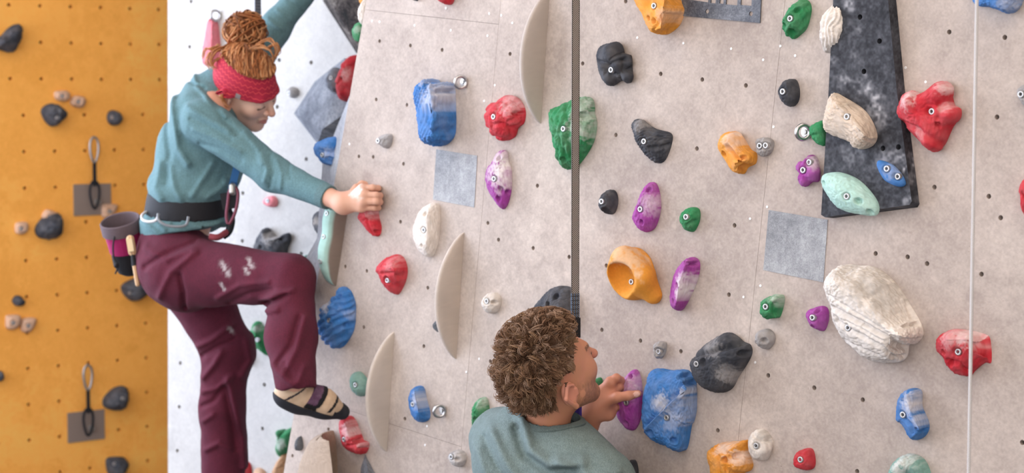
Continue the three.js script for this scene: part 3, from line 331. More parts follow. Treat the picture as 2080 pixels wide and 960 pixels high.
hold({ kind:'MAIN', name:'climbing_hold', label:'crimson brain-like hold with deep wrinkles beside the top crescent fin', cat:'climbing hold', at:[.5334,.4063,0], color:'#bf2432', H:.055, n:2.2, out:[[-.0592,-.0159],[-.0506,-.0348],[-.0283,-.0552],[.0044,-.0607],[.0347,-.0466],[.0439,-.0223],[.0619,-.0068],[.0653,.0199],[.0525,.0445],[.0232,.0607],[-.0158,.054],[-.0573,.0277],[-.0653,.0034]], crest:[[.0007,-.0025]], bolts:[[-.0024,.0024]], holes:[[.0577,.0173,.008]], lump:[0.028,0.006], chalk:[[.0327,.0446,.0346,.35]] });
hold({ kind:'MAIN', name:'climbing_hold', label:'pale purple pointed leaf hold beside the upper grey square plate', cat:'climbing hold', at:[.5267,.2401,0], color:'#9a3a93', H:.035, n:2.2, out:[[-.036,-.0286],[-.0168,-.0525],[.0103,-.075],[.0255,-.0792],[.0393,-.0569],[.0446,-.0162],[.038,.0293],[.0251,.0507],[.0186,.073],[.0057,.0792],[-.0099,.0723],[-.0272,.0432],[-.0417,.0243],[-.0446,-.003]], crest:[[.0022,.0043]], bolts:[[.0083,.0014]], holes:[[.0099,.058,.0067],[.0299,-.0243,.0067],[.0221,-.051,.0067],[.0435,-.0304,.0053]], chalk:[[.0274,.0219,.0508,.75],[.0208,.0595,.0294,.6]] });
hold({ kind:'MAIN', name:'climbing_hold', label:'large green folded hold crossed by the striped webbing', cat:'climbing hold', at:[.7779,.3948,0], color:'#24804c', H:.065, n:2.1, out:[[-.0677,.015],[-.0572,-.0096],[-.0393,-.0526],[-.0239,-.0861],[-.0073,-.0967],[.0149,-.0902],[.0357,-.0711],[.0585,-.039],[.0735,-.005],[.0752,.0334],[.065,.0575],[.06,.0823],[.0472,.0967],[.0173,.0944],[-.0229,.0788],[-.067,.0573],[-.0752,.0401]], crest:[[.0051,.0062]], bolts:[[.0169,.0117]], holes:[[.0545,.0528,.0077],[.0069,-.0709,.0077]], wave:[1.35,0.022,0.0022], grooves:[[.005,-.007,[[-.0074,.0767],[.0287,.0284],[.0319,-.0617]]],[.005,-.005,[[-.0381,.0337],[.0025,-.0155],[.0206,-.0619]]],[.005,-.008,[[.0499,-.0317],[.0514,-.0503]]]], chalk:[[.0644,.0243,.0412,.5],[.0539,.0837,.0283,.4]], noise:0.0016 });
hold({ kind:'MAIN', name:'climbing_hold', label:'tiny grey screw-on foothold alone on the bright part of the wall', cat:'climbing hold', at:[.0565,.288,0], color:'#9c9896', H:.025, n:1.8, out:[[-.0273,-.0123],[-.0042,-.0148],[.0121,-.0218],[.0272,-.0104],[.0309,.0149],[.0193,.0218],[-.0117,.014],[-.0309,-.0043]], crest:[[.0019,-.0016]], bolts:[[-.0054,-.0016]], noise:0.0016 });
hold({ kind:'MAIN', name:'climbing_hold', label:'cream shield-shaped hold above the middle crescent fin', cat:'climbing hold', at:[.2612,.0625,0], color:'#dbd1c6', H:.04, n:2, out:[[-.039,-.043],[-.0139,-.0694],[.0236,-.0767],[.0397,-.0573],[.0494,-.0143],[.0461,.047],[.0337,.0767],[.0035,.0706],[-.0268,.0465],[-.0451,.0117],[-.0494,-.0169]], crest:[[.0309,.0397],[.0392,-.0286]], bolts:[[.0221,.0009]], holes:[[.0206,.0464,.0069],[.0189,-.0442,.0056]] });
hold({ kind:'MAIN', name:'climbing_hold', label:'glossy red hold with a blunt nose left of the middle crescent fin', cat:'climbing hold', at:[.1356,-.0857,0], color:'#bf2432', H:.055, n:1.7, out:[[-.0356,-.0151],[-.0196,-.0368],[.0051,-.0553],[.0279,-.0571],[.0439,-.0385],[.0581,-.0042],[.0566,.027],[.0388,.0516],[.0113,.0571],[-.0191,.0445],[-.0441,.0222],[-.0581,-.0017]], crest:[[.0082,.0117],[.0431,.0232],[.0742,.0213]], bolts:[[.0214,-.0154]], grooves:[[.005,-.007,[[.0071,.0022],[.0541,.0113],[.059,.0015]]],[.005,-.005,[[.0214,-.0043],[.0371,-.0297]]]], chalk:[[.0325,.0366,.0226,.2]] });
hold({ kind:'MAIN', name:'climbing_hold', label:'blue wavy shell hold just right of the bent knee', cat:'climbing hold', at:[-.0762,-.254,0], color:'#3472b3', H:.055, n:2.2, out:[[-.0652,-.0545],[-.0548,-.0706],[-.0298,-.088],[-.0003,-.0936],[.0272,-.0817],[.0526,-.0507],[.0666,-.0202],[.0681,.0209],[.0618,.0558],[.0422,.0834],[.0213,.0936],[.0102,.0904],[-.0044,.0645],[-.0254,.0441],[-.0505,.0342],[-.0604,.0159],[-.0553,-.0061],[-.0681,-.0366]], crest:[[-.0036,0]], bolts:[[.0057,-.0051]], holes:[[.0605,-.0125,.0073],[.0273,.0711,.0073]], wave:[0.62,0.019,0.0038], chalk:[[-.0206,.0344,.0234,.6],[.0673,.0207,.0146,.2]] });
hold({ kind:'MAIN', name:'climbing_hold', label:'red hooked hold under the hand of the headband climber', cat:'climbing hold', at:[.0276,.0816,0], color:'#bf2432', H:.04, n:2.2, out:[[-.0322,.0018],[-.0433,-.0287],[-.0244,-.0425],[.0039,-.063],[.0291,-.0725],[.042,-.0631],[.0433,-.0416],[.0304,-.0156],[.0243,.0116],[.0127,.0592],[-.0008,.0725],[-.0211,.0664]], crest:[[.0053,-.0096]], holes:[[.0409,-.0574,.0057]], grooves:[[.004,-.006,[[.0004,-.031],[.0304,-.0156]]],[.004,-.005,[[.0188,-.0233],[.0302,-.0617]]]], chalk:[[.0228,-.0009,.02,.3]] });
hold({ kind:'MAIN', name:'climbing_hold', label:'small jade drop-shaped hold touching the lower crescent fin', cat:'climbing hold', at:[.0389,-.4307,0], color:'#76a096', H:.035, n:2.2, out:[[-.0259,-.0129],[-.0139,-.0276],[.0113,-.035],[.0302,-.0191],[.0319,.0062],[.0181,.0239],[-.0074,.035],[-.0271,.0262],[-.0319,.007]], crest:[[-.0016,.0004]], bolts:[[.0075,.0009]] });
hold({ kind:'MAIN', name:'climbing_hold', label:'dark blue drop-shaped hold left of the lower steel ring', cat:'climbing hold', at:[.294,-.4359,0], color:'#3472b3', H:.045, n:1.8, out:[[-.0327,-.0232],[-.0129,-.0459],[.0135,-.0503],[.0378,-.0366],[.0398,-.0155],[.0234,.0182],[.0073,.0486],[-.0144,.0503],[-.0303,.0362],[-.0398,.0027]], crest:[[.0166,.0362],[.0372,-.009]], bolts:[[.005,.0039]], grooves:[[.005,-.005,[[.0247,.003],[.04,-.0255]]]], chalk:[[.0235,.0182,.0252,.4]] });
hold({ kind:'MAIN', name:'climbing_hold', label:'green rugged hold above the grey T-shirt shoulder', cat:'climbing hold', at:[.5418,-.4149,0], color:'#24804c', H:.04, n:1.9, out:[[-.02,-.0381],[-.0109,-.0523],[.0067,-.0294],[.024,-.0034],[.0174,.0353],[.0063,.0523],[-.0097,.0487],[-.0215,.0334],[-.024,.0087]], crest:[[-.0035,.0061]], grooves:[[.004,-.008,[[-.0041,-.0094],[.016,-.0048]]]], chalk:[[.0089,.0441,.019,.35]], noise:0.0016 });
hold({ kind:'MAIN', name:'climbing_hold', label:'small round whitish grey hold beside the grey T-shirt back', cat:'climbing hold', at:[.4632,-.5511,0], color:'#9c9896', H:.035, n:2.2, out:[[-.0073,-.0227],[.0153,-.0226],[.0283,-.0035],[.0224,.0167],[.003,.0227],[-.0186,.0131],[-.0283,-.0033]], crest:[[.0021,0]], bolts:[[.0006,.0048]], holes:[[.019,.0024,.0055]], chalk:[[.0184,0,.033,.5]] });
hold({ kind:'MAIN', name:'climbing_hold', label:'tiny dark grey foothold peeking out behind the middle crescent fin', cat:'climbing hold', at:[.3462,-.2003,0], color:'#52565b', H:.025, n:2.6, out:[[-.007,-.015],[.015,-.0136],[.0092,.015],[-.0065,.0141],[-.015,.0034]], crest:[[-.0009,.0008]] });
hold({ kind:'MAIN', name:'climbing_hold', label:'red elongated hold with a hooked end under the climbing shoe toe', cat:'climbing hold', at:[.036,-.5853,0], color:'#bf2432', H:.045, n:2.2, out:[[-.0522,-.0045],[-.0445,-.0299],[-.0279,-.045],[-.0021,-.0518],[.0324,-.0491],[.049,-.0419],[.0582,-.022],[.0554,-.0092],[.0331,-.0074],[.0273,.0007],[.0073,.0265],[-.0068,.0423],[-.0278,.0518],[-.0473,.0457],[-.0582,.0292]], crest:[[-.0049,.0337],[.0141,-.002],[.0516,-.0213]], bolts:[[-.0091,-.0111]], grooves:[[.003,-.005,[[-.0253,.0158],[.0029,.0289]]],[.004,-.007,[[.0182,-.0124],[.0286,-.0055],[.04,-.0082]]],[.004,-.007,[[.0055,-.027],[.0401,-.0154],[.0574,-.025]]]], chalk:[[.0084,.0216,.0348,.45],[.0577,-.0132,.0145,.3]] });
hold({ kind:'MAIN', name:'dome_volume', label:'big brown half-dome volume rising at the bottom edge below the shoe', cat:'wooden volume', at:[-.1145,-.7421,0], color:'#a8937f', H:.13, n:1.6, out:[[-.0207,.1051],[-.054,.0557],[-.0779,.004],[-.0861,-.0511],[-.0925,-.1439],[.0925,-.0879],[.081,.0267],[.0659,.1034],[.0512,.1392],[.0358,.1439]], crest:[[.1755,.1589],[.1994,.0843],[.2215,-.0124]], holes:[[.0949,.1461,.0059]], noise:0.0008 });
hold({ kind:'MAIN', name:'climbing_hold', label:'small grey foothold at the bottom left edge of the white wall', cat:'climbing hold', at:[-.2112,-.6682,0], color:'#52565b', H:.02, n:2.2, out:[[-.0064,-.0237],[.0129,-.0137],[.013,.0041],[.0015,.0237],[-.0088,.0081],[-.013,-.0127]], crest:[[-.0001,-.0023]] });
hold({ kind:'MAIN', name:'climbing_hold', label:'black hold peeking over the grey T-shirt shoulder at the bottom', cat:'climbing hold', at:[1.0875,-.4412,0], color:'#31343c', H:.04, n:2.2, out:[[-.009,-.0313],[.0133,-.023],[.0165,-.0006],[.0106,.0215],[.0011,.0313],[-.0112,.0257],[-.0165,.0086]], crest:[[.0007,.0046]] });
hold({ kind:'MAIN', name:'climbing_hold', label:'green hold mostly hidden behind the reaching wrist and chin', cat:'climbing hold', at:[.9356,-.2583,0], color:'#24804c', H:.03, n:2.2, out:[[-.0065,-.034],[.0111,-.0101],[.0214,.018],[.0145,.034],[.0029,.031],[-.0115,.0158],[-.0214,-.0188]], crest:[[.0015,.0051]] });
hold({ kind:'MAIN', name:'climbing_hold', label:'red hold peeking down from the top edge above the blue block hold', cat:'climbing hold', at:[.2652,.7186,0], color:'#bf2432', H:.04, n:2.2, out:[[-.0199,-.0129],[-.0051,-.0247],[.0088,-.0266],[.0219,-.0201],[.0268,.0013],[.0178,.0266],[-.0162,.0236],[-.0268,.0029]], crest:[[.0009,-.0037]] });
hold({ kind:'MAIN', name:'climbing_hold', label:'dark hold barely showing at the top edge left of the red one', cat:'climbing hold', at:[.1405,.7144,0], color:'#31343c', H:.03, n:2.2, out:[[-.0055,-.0122],[-.0028,-.0181],[.0021,-.0209],[.0055,-.0137],[.0054,.0209],[-.0055,.0187]], crest:[[-.0001,-.0042]] });
hold({ kind:'MAIN', name:'climbing_hold', label:'blue knobbly hold on the narrow grey side facet behind the forearm', cat:'climbing hold', at:[-.2504,.2209,-.06], color:'#3472b3', H:.045, n:2.2, out:[[-.0409,-.0148],[-.0175,-.0314],[-.0057,-.041],[.0231,-.0411],[.0433,-.0278],[.0484,-.0071],[.0489,.0243],[.0367,.0396],[.008,.0411],[-.0128,.0324],[-.0373,.0232],[-.0489,.0071]], crest:[[.0038,.0004]], bolts:[[.0155,-.0112]], holes:[[.0355,-.0222,.0104]], grooves:[[.005,-.006,[[.0142,.0023],[.0428,-.0019],[.0494,.0089]]]], bumps:[[.0372,.0313,.0208,.01],[.0372,-.0234,.0193,.01],[.0054,.0159,.0163,.008]], chalk:[[.0299,-.004,.0178,.3]] });
hold({ kind:'MAIN', name:'climbing_hold', label:'slate grey chalky hold peeking out beside the mint fin hold', cat:'climbing hold', at:[-.329,-.0101,-.12], color:'#727883', H:.03, n:2.2, out:[[-.0179,-.017],[-.0005,-.0381],[.017,-.0307],[.024,.0078],[.0137,.0381],[-.0167,.0298],[-.024,.012]], crest:[[-.0006,.0003]], chalk:[[.005,.0005,.0152,.6]] });
hold({ kind:'MAIN', name:'climbing_hold', label:'dark red hold with a black rim peeking out behind the knee', cat:'climbing hold', at:[-.2479,-.1945,-.03], color:'#bf2432', H:.03, n:2.2, out:[[-.0127,-.0227],[.0014,-.0402],[.0186,-.0242],[.0223,.0046],[.0152,.0354],[.0022,.0402],[-.0223,.0311]], crest:[[.0035,.0034]], chalk:[[.0154,.0166,.0239,.3]] });
hold({ kind:'MAIN', name:'climbing_hold', label:'pale green round hold high on the edge of the white wall', cat:'climbing hold', at:[-.1379,.5873,-.05], color:'#24804c', H:.03, n:2.2, out:[[-.0097,-.0281],[.0119,-.0284],[.0227,-.012],[.0167,.0218],[.0008,.0284],[-.0168,.0183],[-.0227,-.0032]], crest:[[.0004,-.0005]], chalk:[[.01,.0056,.0116,.3]] });
hold({ kind:'MAIN', name:'climbing_hold', label:'cream oval hold high on the edge above the pale green one', cat:'climbing hold', at:[-.12,.6461,-.05], color:'#dbd1c6', H:.03, n:2.2, out:[[-.0114,-.0353],[.004,-.0405],[.0187,-.0202],[.0182,.0224],[.002,.0405],[-.0143,.0216],[-.0187,-.0104]], crest:[[-.0002,-.0031]] });
hold({ kind:'MAIN', name:'climbing_hold', label:'orange hold barely showing at the top of the wall edge', cat:'climbing hold', at:[-.1507,.6815,-.07], color:'#dd932f', H:.02, n:2.2, out:[[-.0068,-.0167],[.0089,-.0094],[.0175,.0029],[.0098,.0167],[-.012,.006],[-.0175,-.0061]], crest:[[0,-.0011]] });
hold({ kind:'W2', name:'climbing_hold', label:'black two-horned hold behind the raised thigh', cat:'climbing hold', at:[.4724,-.0079,0], color:'#31343c', H:.05, n:2.2, out:[[-.0695,-.049],[-.0202,-.0519],[.05,-.0434],[.065,-.0118],[.077,.0145],[.0757,.035],[.0588,.0395],[.0224,.0277],[-.002,.0371],[-.0205,.0519],[-.0419,.0407],[-.0635,.0138],[-.077,-.0259]], crest:[[.0042,.006]], holes:[[-.0195,-.01,.0083],[.0635,.0221,.01]], bumps:[[-.0115,.0421,.02,.01],[.0765,.0291,.0167,.01],[.0475,.0156,.03,-.01]], chalk:[[.016,.0254,.0267,.5]] });
hold({ kind:'W2', name:'climbing_hold', label:'green grooved hold between the two trouser legs', cat:'climbing hold', at:[.4267,-.3302,0], color:'#24804c', H:.045, n:2.2, out:[[-.0259,-.0254],[.0089,-.0475],[.0348,-.0569],[.0381,-.0284],[.0173,.0198],[0,.05],[-.0191,.0569],[-.0295,.0461],[-.0381,.0087]], crest:[[-.0015,.0026]], bolts:[[.009,-.0022]], grooves:[[.006,-.008,[[.0027,.0441],[.02,-.0023],[.0341,-.0349]]]], chalk:[[-.0027,.0378,.0134,.5]] });
hold({ kind:'W2', name:'climbing_hold', label:'tiny pink hold above the black two-horned hold', cat:'climbing hold', at:[.4627,.1365,0], color:'#e78a92', H:.025, n:2.2, out:[[-.0223,-.011],[.0011,-.0183],[.0243,-.0159],[.0289,.0027],[.0149,.0183],[-.013,.0151],[-.0289,.0009]], crest:[[.0007,-.0012]], bolts:[[.0017,.0026]] });
hold({ kind:'W2', name:'climbing_hold', label:'tiny grey metal-look hold near the face of the headband climber', cat:'climbing hold', at:[.557,.5043,0], color:'#9c9896', H:.025, n:2.2, out:[[-.0041,-.0186],[.0171,-.0122],[.0212,.008],[-.0043,.0186],[-.0212,0]], crest:[[.0017,-.0008]], bolts:[[-.0021,-.0031]] });
hold({ kind:'W2', name:'climbing_hold', label:'faded red long hold behind the hair bun, below a steel ring', cat:'climbing hold', at:[.2025,.6761,0], color:'#d5727c', H:.04, n:1.8, out:[[-.0342,-.0049],[-.0382,-.0455],[-.0301,-.0781],[.0203,-.0786],[.0382,-.0384],[.0342,.0182],[.0241,.0717],[.004,.0786],[-.0121,.0725]], crest:[[.0335,.058],[.027,-.0424]], noise:0.0016 });
hold({ kind:'W2', name:'climbing_hold', label:'grey lumpy three-holed hold on top of the tilted grey volume', cat:'climbing hold', at:[.8136,.5364,.105], color:'#727883', H:.04, n:2.2, out:[[-.0194,-.0297],[.0036,-.0422],[.0264,-.0313],[.0327,.0076],[.0163,.0389],[-.0066,.0422],[-.0262,.0268],[-.0327,.0002]], crest:[[-.0007,.0015]], bolts:[[.0065,.0105]], holes:[[-.024,.0005,.0048],[.0172,-.0326,.0064]], lump:[0.04,0.006] });
hold({ kind:'W2', name:'climbing_hold', label:'bright red cracked ball hold beside the edge of the white wall', cat:'climbing hold', at:[.9001,.5443,.125], color:'#bf2432', H:.075, n:2.2, out:[[-.0412,-.0462],[-.0267,-.0742],[.0033,-.0695],[.0457,-.0463],[.0452,.0462],[.0239,.0742],[-.0073,.0623],[-.0329,.0316],[-.0457,-.015]], crest:[[-.004,-.0041]], holes:[[-.0013,-.0021,.0063]], lump:[0.045,0.008], chalk:[[.0129,.0132,.0221,.35]] });
hold({ kind:'W2', name:'climbing_hold', label:'turquoise twin-lobed hold at the lower edge behind the shoe', cat:'climbing hold', at:[.5415,-.6768,0], color:'#24804c', H:.05, n:2.2, out:[[-.0292,-.0498],[-.01,-.0506],[.0122,-.0319],[.0343,-.0007],[.0357,.0469],[.0119,.0506],[-.0087,.026],[-.0167,.0441],[-.0263,.0303],[-.031,.0075],[-.0357,-.033]], crest:[[-.0058,.0036]], bumps:[[-.0129,.0327,.01,.012],[.0305,.0355,.02,.01],[.0012,-.0157,.0167,.012]], chalk:[[-.0004,.0021,.02,.5]] });
hold({ kind:'W2', name:'climbing_hold', label:'orange curved fin hold at the bottom beside the turquoise one', cat:'climbing hold', at:[.5177,-.7621,0], color:'#b98d66', H:.05, n:1.6, out:[[.0448,-.0566],[.0446,.0175],[.0273,.0681],[-.0156,.0185],[-.038,-.0257],[-.0448,-.0681]], crest:[[.003,-.0077]] });
hold({ kind:'W2', name:'climbing_hold', label:'small mint hold peeking out above the bent knee', cat:'climbing hold', at:[.6158,-.0603,0], color:'#76a096', H:.03, n:2.2, out:[[-.0092,-.0219],[.0005,-.0137],[.0112,.0043],[.0119,.0217],[.0004,.0219],[-.0073,.0129],[-.0119,-.0047]], crest:[[-.0006,.0029]] });
hold({ kind:'W2', name:'climbing_hold', label:'small orange-red hold showing behind the straight trouser leg', cat:'climbing hold', at:[.3773,-.3997,0], color:'#bf2432', H:.025, n:2.2, out:[[-.0071,-.0192],[-.001,-.025],[.0071,-.0104],[.0061,.0127],[-.001,.025],[-.0071,.0108]], crest:[[-.0005,-.001]] });
hold({ kind:'W2', name:'climbing_hold', label:'red hold at the bottom edge behind the straight trouser leg', cat:'climbing hold', at:[.3623,-.8018,0], color:'#bf2432', H:.03, n:2.2, out:[[-.016,-.0394],[.013,-.0356],[.0194,.0045],[.0129,.0351],[-.0032,.0394],[-.0194,.0153]], crest:[[.0011,.0032]] });
hold({ kind:'W2', name:'climbing_hold', label:'cream orange hold at the bottom edge right of the straight trouser leg', cat:'climbing hold', at:[.4214,-.8119,0], color:'#cda689', H:.03, n:2.2, out:[[-.0231,-.0336],[.0215,-.0282],[.0285,.0071],[.0125,.0303],[-.0143,.0336],[-.0285,.0052]], crest:[[-.0006,.0024]] });
hold({ kind:'ORG', name:'climbing_hold', label:'black angular hold at the upper left picture edge on the orange wall', cat:'climbing hold', at:[-.3098,.7842,0], color:'#31343c', H:.08, n:1.7, out:[[-.0554,-.038],[-.0283,-.0467],[.0173,-.0533],[.0408,-.0272],[.0554,.0145],[.0543,.053],[.0285,.0533],[.0006,.0361],[-.0273,.0081],[-.0548,-.0061]], crest:[[-.0426,-.0114],[-.0024,.0034]], noise:0.0025 });
hold({ kind:'ORG', name:'climbing_hold', label:'black heart-shaped hold under the two beige footholds', cat:'climbing hold', at:[-.1238,.4869,0], color:'#31343c', H:.07, n:2, out:[[-.0328,-.0274],[-.0045,-.0451],[.0296,-.0231],[.0512,.0012],[.0304,.0305],[-.0029,.0451],[-.0365,.0355],[-.0512,.0114]], crest:[[-.0021,.0035]], bolts:[[-.009,-.0088]], noise:0.0028 });
hold({ kind:'ORG', name:'climbing_hold', label:'small black round hold near the upper quickdraw', cat:'climbing hold', at:[.138,.4737,0], color:'#31343c', H:.05, n:2.2, out:[[-.0192,-.0238],[.0083,-.0309],[.0299,-.0115],[.0247,.0161],[0,.0309],[-.0231,.0232],[-.0299,-.0012]], crest:[[-.0013,.0004]], bolts:[[-.0181,.0019]] });
hold({ kind:'ORG', name:'climbing_hold', label:'black angular hold left of the chalk bag on the orange wall', cat:'climbing hold', at:[-.1537,.0482,0], color:'#31343c', H:.08, n:1.7, out:[[-.0373,-.0443],[.0158,-.0516],[.0502,-.0341],[.056,.0133],[.0468,.047],[.0031,.0516],[-.041,.0173],[-.056,-.0151]], crest:[[.0047,-.002]], noise:0.0028 });
hold({ kind:'ORG', name:'climbing_hold', label:'small black nub below the angular black hold on the orange wall', cat:'climbing hold', at:[-.2847,-.2398,0], color:'#31343c', H:.04, n:2.2, out:[[-.0098,-.019],[.0172,-.0182],[.0247,-.0031],[.0044,.019],[-.0136,.0184],[-.0247,.0002]], crest:[[-.0003,-.0005]] });
hold({ kind:'ORG', name:'climbing_hold', label:'black bowl-shaped hold hanging just below the chalk bag', cat:'climbing hold', at:[.224,-.2261,0], color:'#31343c', H:.07, n:2.2, out:[[-.045,-.0279],[-.0102,-.0483],[.0304,-.0332],[.0644,.0046],[.0568,.0401],[.0063,.0483],[-.0541,.0273],[-.0644,.0032]], crest:[[-.002,.0018]], bolts:[[-.0425,-.0087]] });
hold({ kind:'ORG', name:'climbing_hold', label:'black hold cut by the left picture edge at mid height below', cat:'climbing hold', at:[-.3718,-.5292,0], color:'#31343c', H:.04, n:2.2, out:[[-.0156,-.016],[.0028,-.021],[.0156,-.0104],[.0144,.0085],[.0035,.021],[-.0153,.0073]], crest:[[.0009,-.0018]] });
hold({ kind:'ORG', name:'climbing_hold', label:'black fist-shaped hold next to the lower quickdraw plate', cat:'climbing hold', at:[.1212,-.6668,0], color:'#31343c', H:.08, n:2, out:[[-.0423,-.0317],[.0005,-.0457],[.0344,-.0399],[.0515,.0008],[.0453,.0457],[.0019,.0453],[-.0368,.0192],[-.0515,-.0055]], crest:[[.0004,-.0015]], bolts:[[.0021,.008]], noise:0.0028 });
hold({ kind:'ORG', name:'climbing_hold', label:'lowest black hold at the bottom of the orange wall', cat:'climbing hold', at:[.1245,-.9462,0], color:'#31343c', H:.07, n:2.2, out:[[-.0342,-.0262],[.0037,-.0411],[.0328,-.0206],[.0448,.0121],[.024,.0363],[-.0284,.0411],[-.0448,.0267]], crest:[[-.0003,.004]], bolts:[[-.0273,.021]], noise:0.0025 });
hold({ kind:'ORG', name:'screw_on_foothold', label:'beige screw-on foothold above the black heart-shaped hold, its twin to the right', cat:'climbing hold', at:[-.0856,.5608,0], color:'#cda689', H:.028, n:2.6, out:[[-.0259,-.0116],[.0125,-.021],[.0322,-.0051],[.0229,.0202],[-.0157,.021],[-.0322,.0135]], crest:[[-.001,.0028]], bolts:[[-.0078,.0002]], group:'beige footholds on the orange wall' });
hold({ kind:'ORG', name:'screw_on_foothold', label:'beige screw-on foothold beside its twin above the black heart-shaped hold', cat:'climbing hold', at:[-.0176,.5383,0], color:'#cda689', H:.028, n:2.6, out:[[-.0262,-.0141],[.0127,-.0237],[.0327,.0009],[.0232,.0199],[-.0158,.0237],[-.0327,.0029]], crest:[[-.001,.0016]], bolts:[[-.0072,.0001]], group:'beige footholds on the orange wall' });
hold({ kind:'ORG', name:'screw_on_foothold', label:'beige foothold at the far left, beside the angular black hold', cat:'climbing hold', at:[-.2666,.0456,0], color:'#cda689', H:.028, n:2.6, out:[[-.0233,-.0177],[.0065,-.0239],[.0239,-.0106],[.0244,.0204],[-.0098,.0239],[-.0244,.0152]], crest:[[-.0004,.0012]], bolts:[[-.0089,-.0017]], group:'beige footholds on the orange wall' });
hold({ kind:'ORG', name:'screw_on_foothold', label:'beige foothold below the small black nub on the orange wall', cat:'climbing hold', at:[-.1475,.0922,0], color:'#cda689', H:.028, n:2.6, out:[[-.0163,-.0222],[.0221,-.0209],[.0321,.0038],[-.0107,.0222],[-.0321,-.0048]], crest:[[-.001,-.0044]], bolts:[[-.0066,-.0059]], group:'beige footholds on the orange wall' });
hold({ kind:'ORG', name:'screw_on_foothold', label:'beige foothold with a chalk cloud, highest of the pair below the chalk bag', cat:'climbing hold', at:[.1118,.0991,0], color:'#cda689', H:.028, n:2.6, out:[[-.0313,-.0217],[.0001,-.0278],[.0245,-.0048],[.0326,.0238],[-.023,.0278],[-.0326,.0186]], crest:[[-.0049,.0027]], bolts:[[-.0082,-.0012]], group:'beige footholds on the orange wall' });
hold({ kind:'ORG', name:'screw_on_foothold', label:'beige foothold second of the pair below the chalk bag', cat:'climbing hold', at:[.1533,-.0435,0], color:'#cda689', H:.028, n:2.6, out:[[-.028,-.0192],[.005,-.0246],[.0242,-.0051],[.0294,.0244],[-.0132,.0246],[-.0294,.0115]], crest:[[-.002,.0019]], bolts:[[-.0091,-.001]], group:'beige footholds on the orange wall' });
hold({ kind:'ORG', name:'screw_on_foothold', label:'beige foothold at the bottom left, left one of a touching pair', cat:'climbing hold', at:[-.3088,-.3224,0], color:'#cda689', H:.028, n:2.6, out:[[-.0277,-.0196],[-.0032,-.0292],[.0255,-.0145],[.0288,.0235],[-.0198,.0292],[-.0288,.0185]], crest:[[-.0042,.0013]], bolts:[[-.0077,-.0009]], group:'beige footholds on the orange wall' });
hold({ kind:'ORG', name:'screw_on_foothold', label:'beige foothold at the bottom left, right one of a touching pair', cat:'climbing hold', at:[-.2448,-.3391,0], color:'#cda689', H:.028, n:2.6, out:[[-.0304,-.0174],[-.0047,-.0289],[.0189,-.0118],[.0316,.0251],[-.0175,.0289],[-.0316,.0158]], crest:[[-.0056,.002]], bolts:[[-.0077,.0004]], group:'beige footholds on the orange wall' });
hold({ kind:'MAIN', name:'climbing_hold', label:'whitish wood-grained wedge hold bolted on the dark tapered volume', cat:'climbing hold', at:[1.6445,.5203,.0285], color:'#d2c0ad', H:.055, n:1.7, out:[[-.0649,-.0284],[.0012,-.0452],[.0312,-.0585],[.0639,-.0456],[.0707,-.0175],[.0358,.0275],[-.0242,.0538],[-.058,.0585],[-.0707,.0072]], crest:[[-.0014,.0308],[.039,.0017],[.0715,-.0196]], bolts:[[.019,.0142]], wave:[2.45,0.0095,0.0011], chalk:[[.0045,.0411,.0158,-.25],[.0666,-.0124,.0248,-.18]], noise:0.0015 });
hold({ kind:'MAIN', name:'climbing_hold', label:'small blue two-bolt leaf hold on the dark tapered volume', cat:'climbing hold', at:[1.7646,.4173,.0285], color:'#3472b3', H:.018, n:2, out:[[-.0291,-.0011],[-.0109,-.0182],[.0219,-.0265],[.0398,-.0196],[.0311,-.0013],[.0031,.02],[-.0327,.0265],[-.0398,.0172]], crest:[[-.0021,-.0004]], bolts:[[-.0053,.0106],[.0234,-.0034]], chalk:[[.0081,.0048,.0222,.2]], noise:0.0005 });
hold({ kind:'MAIN', name:'climbing_hold', label:'pale mint oval hold at the bottom of the dark tapered volume', cat:'climbing hold', at:[1.6628,.3584,.0285], color:'#add3c8', H:.04, n:1.9, out:[[-.073,.0066],[-.0534,-.0164],[-.0173,-.0398],[.029,-.0442],[.0736,-.0403],[.0805,-.0196],[.0612,.0057],[.019,.0336],[-.0281,.0442],[-.0639,.0394],[-.0805,.0285]], crest:[[-.0048,-.0002]], bolts:[[.0136,-.0044]], holes:[[-.0593,.0159,.0057],[.0679,-.0336,.0068],[.044,-.0113,.0079]], noise:0.001 });

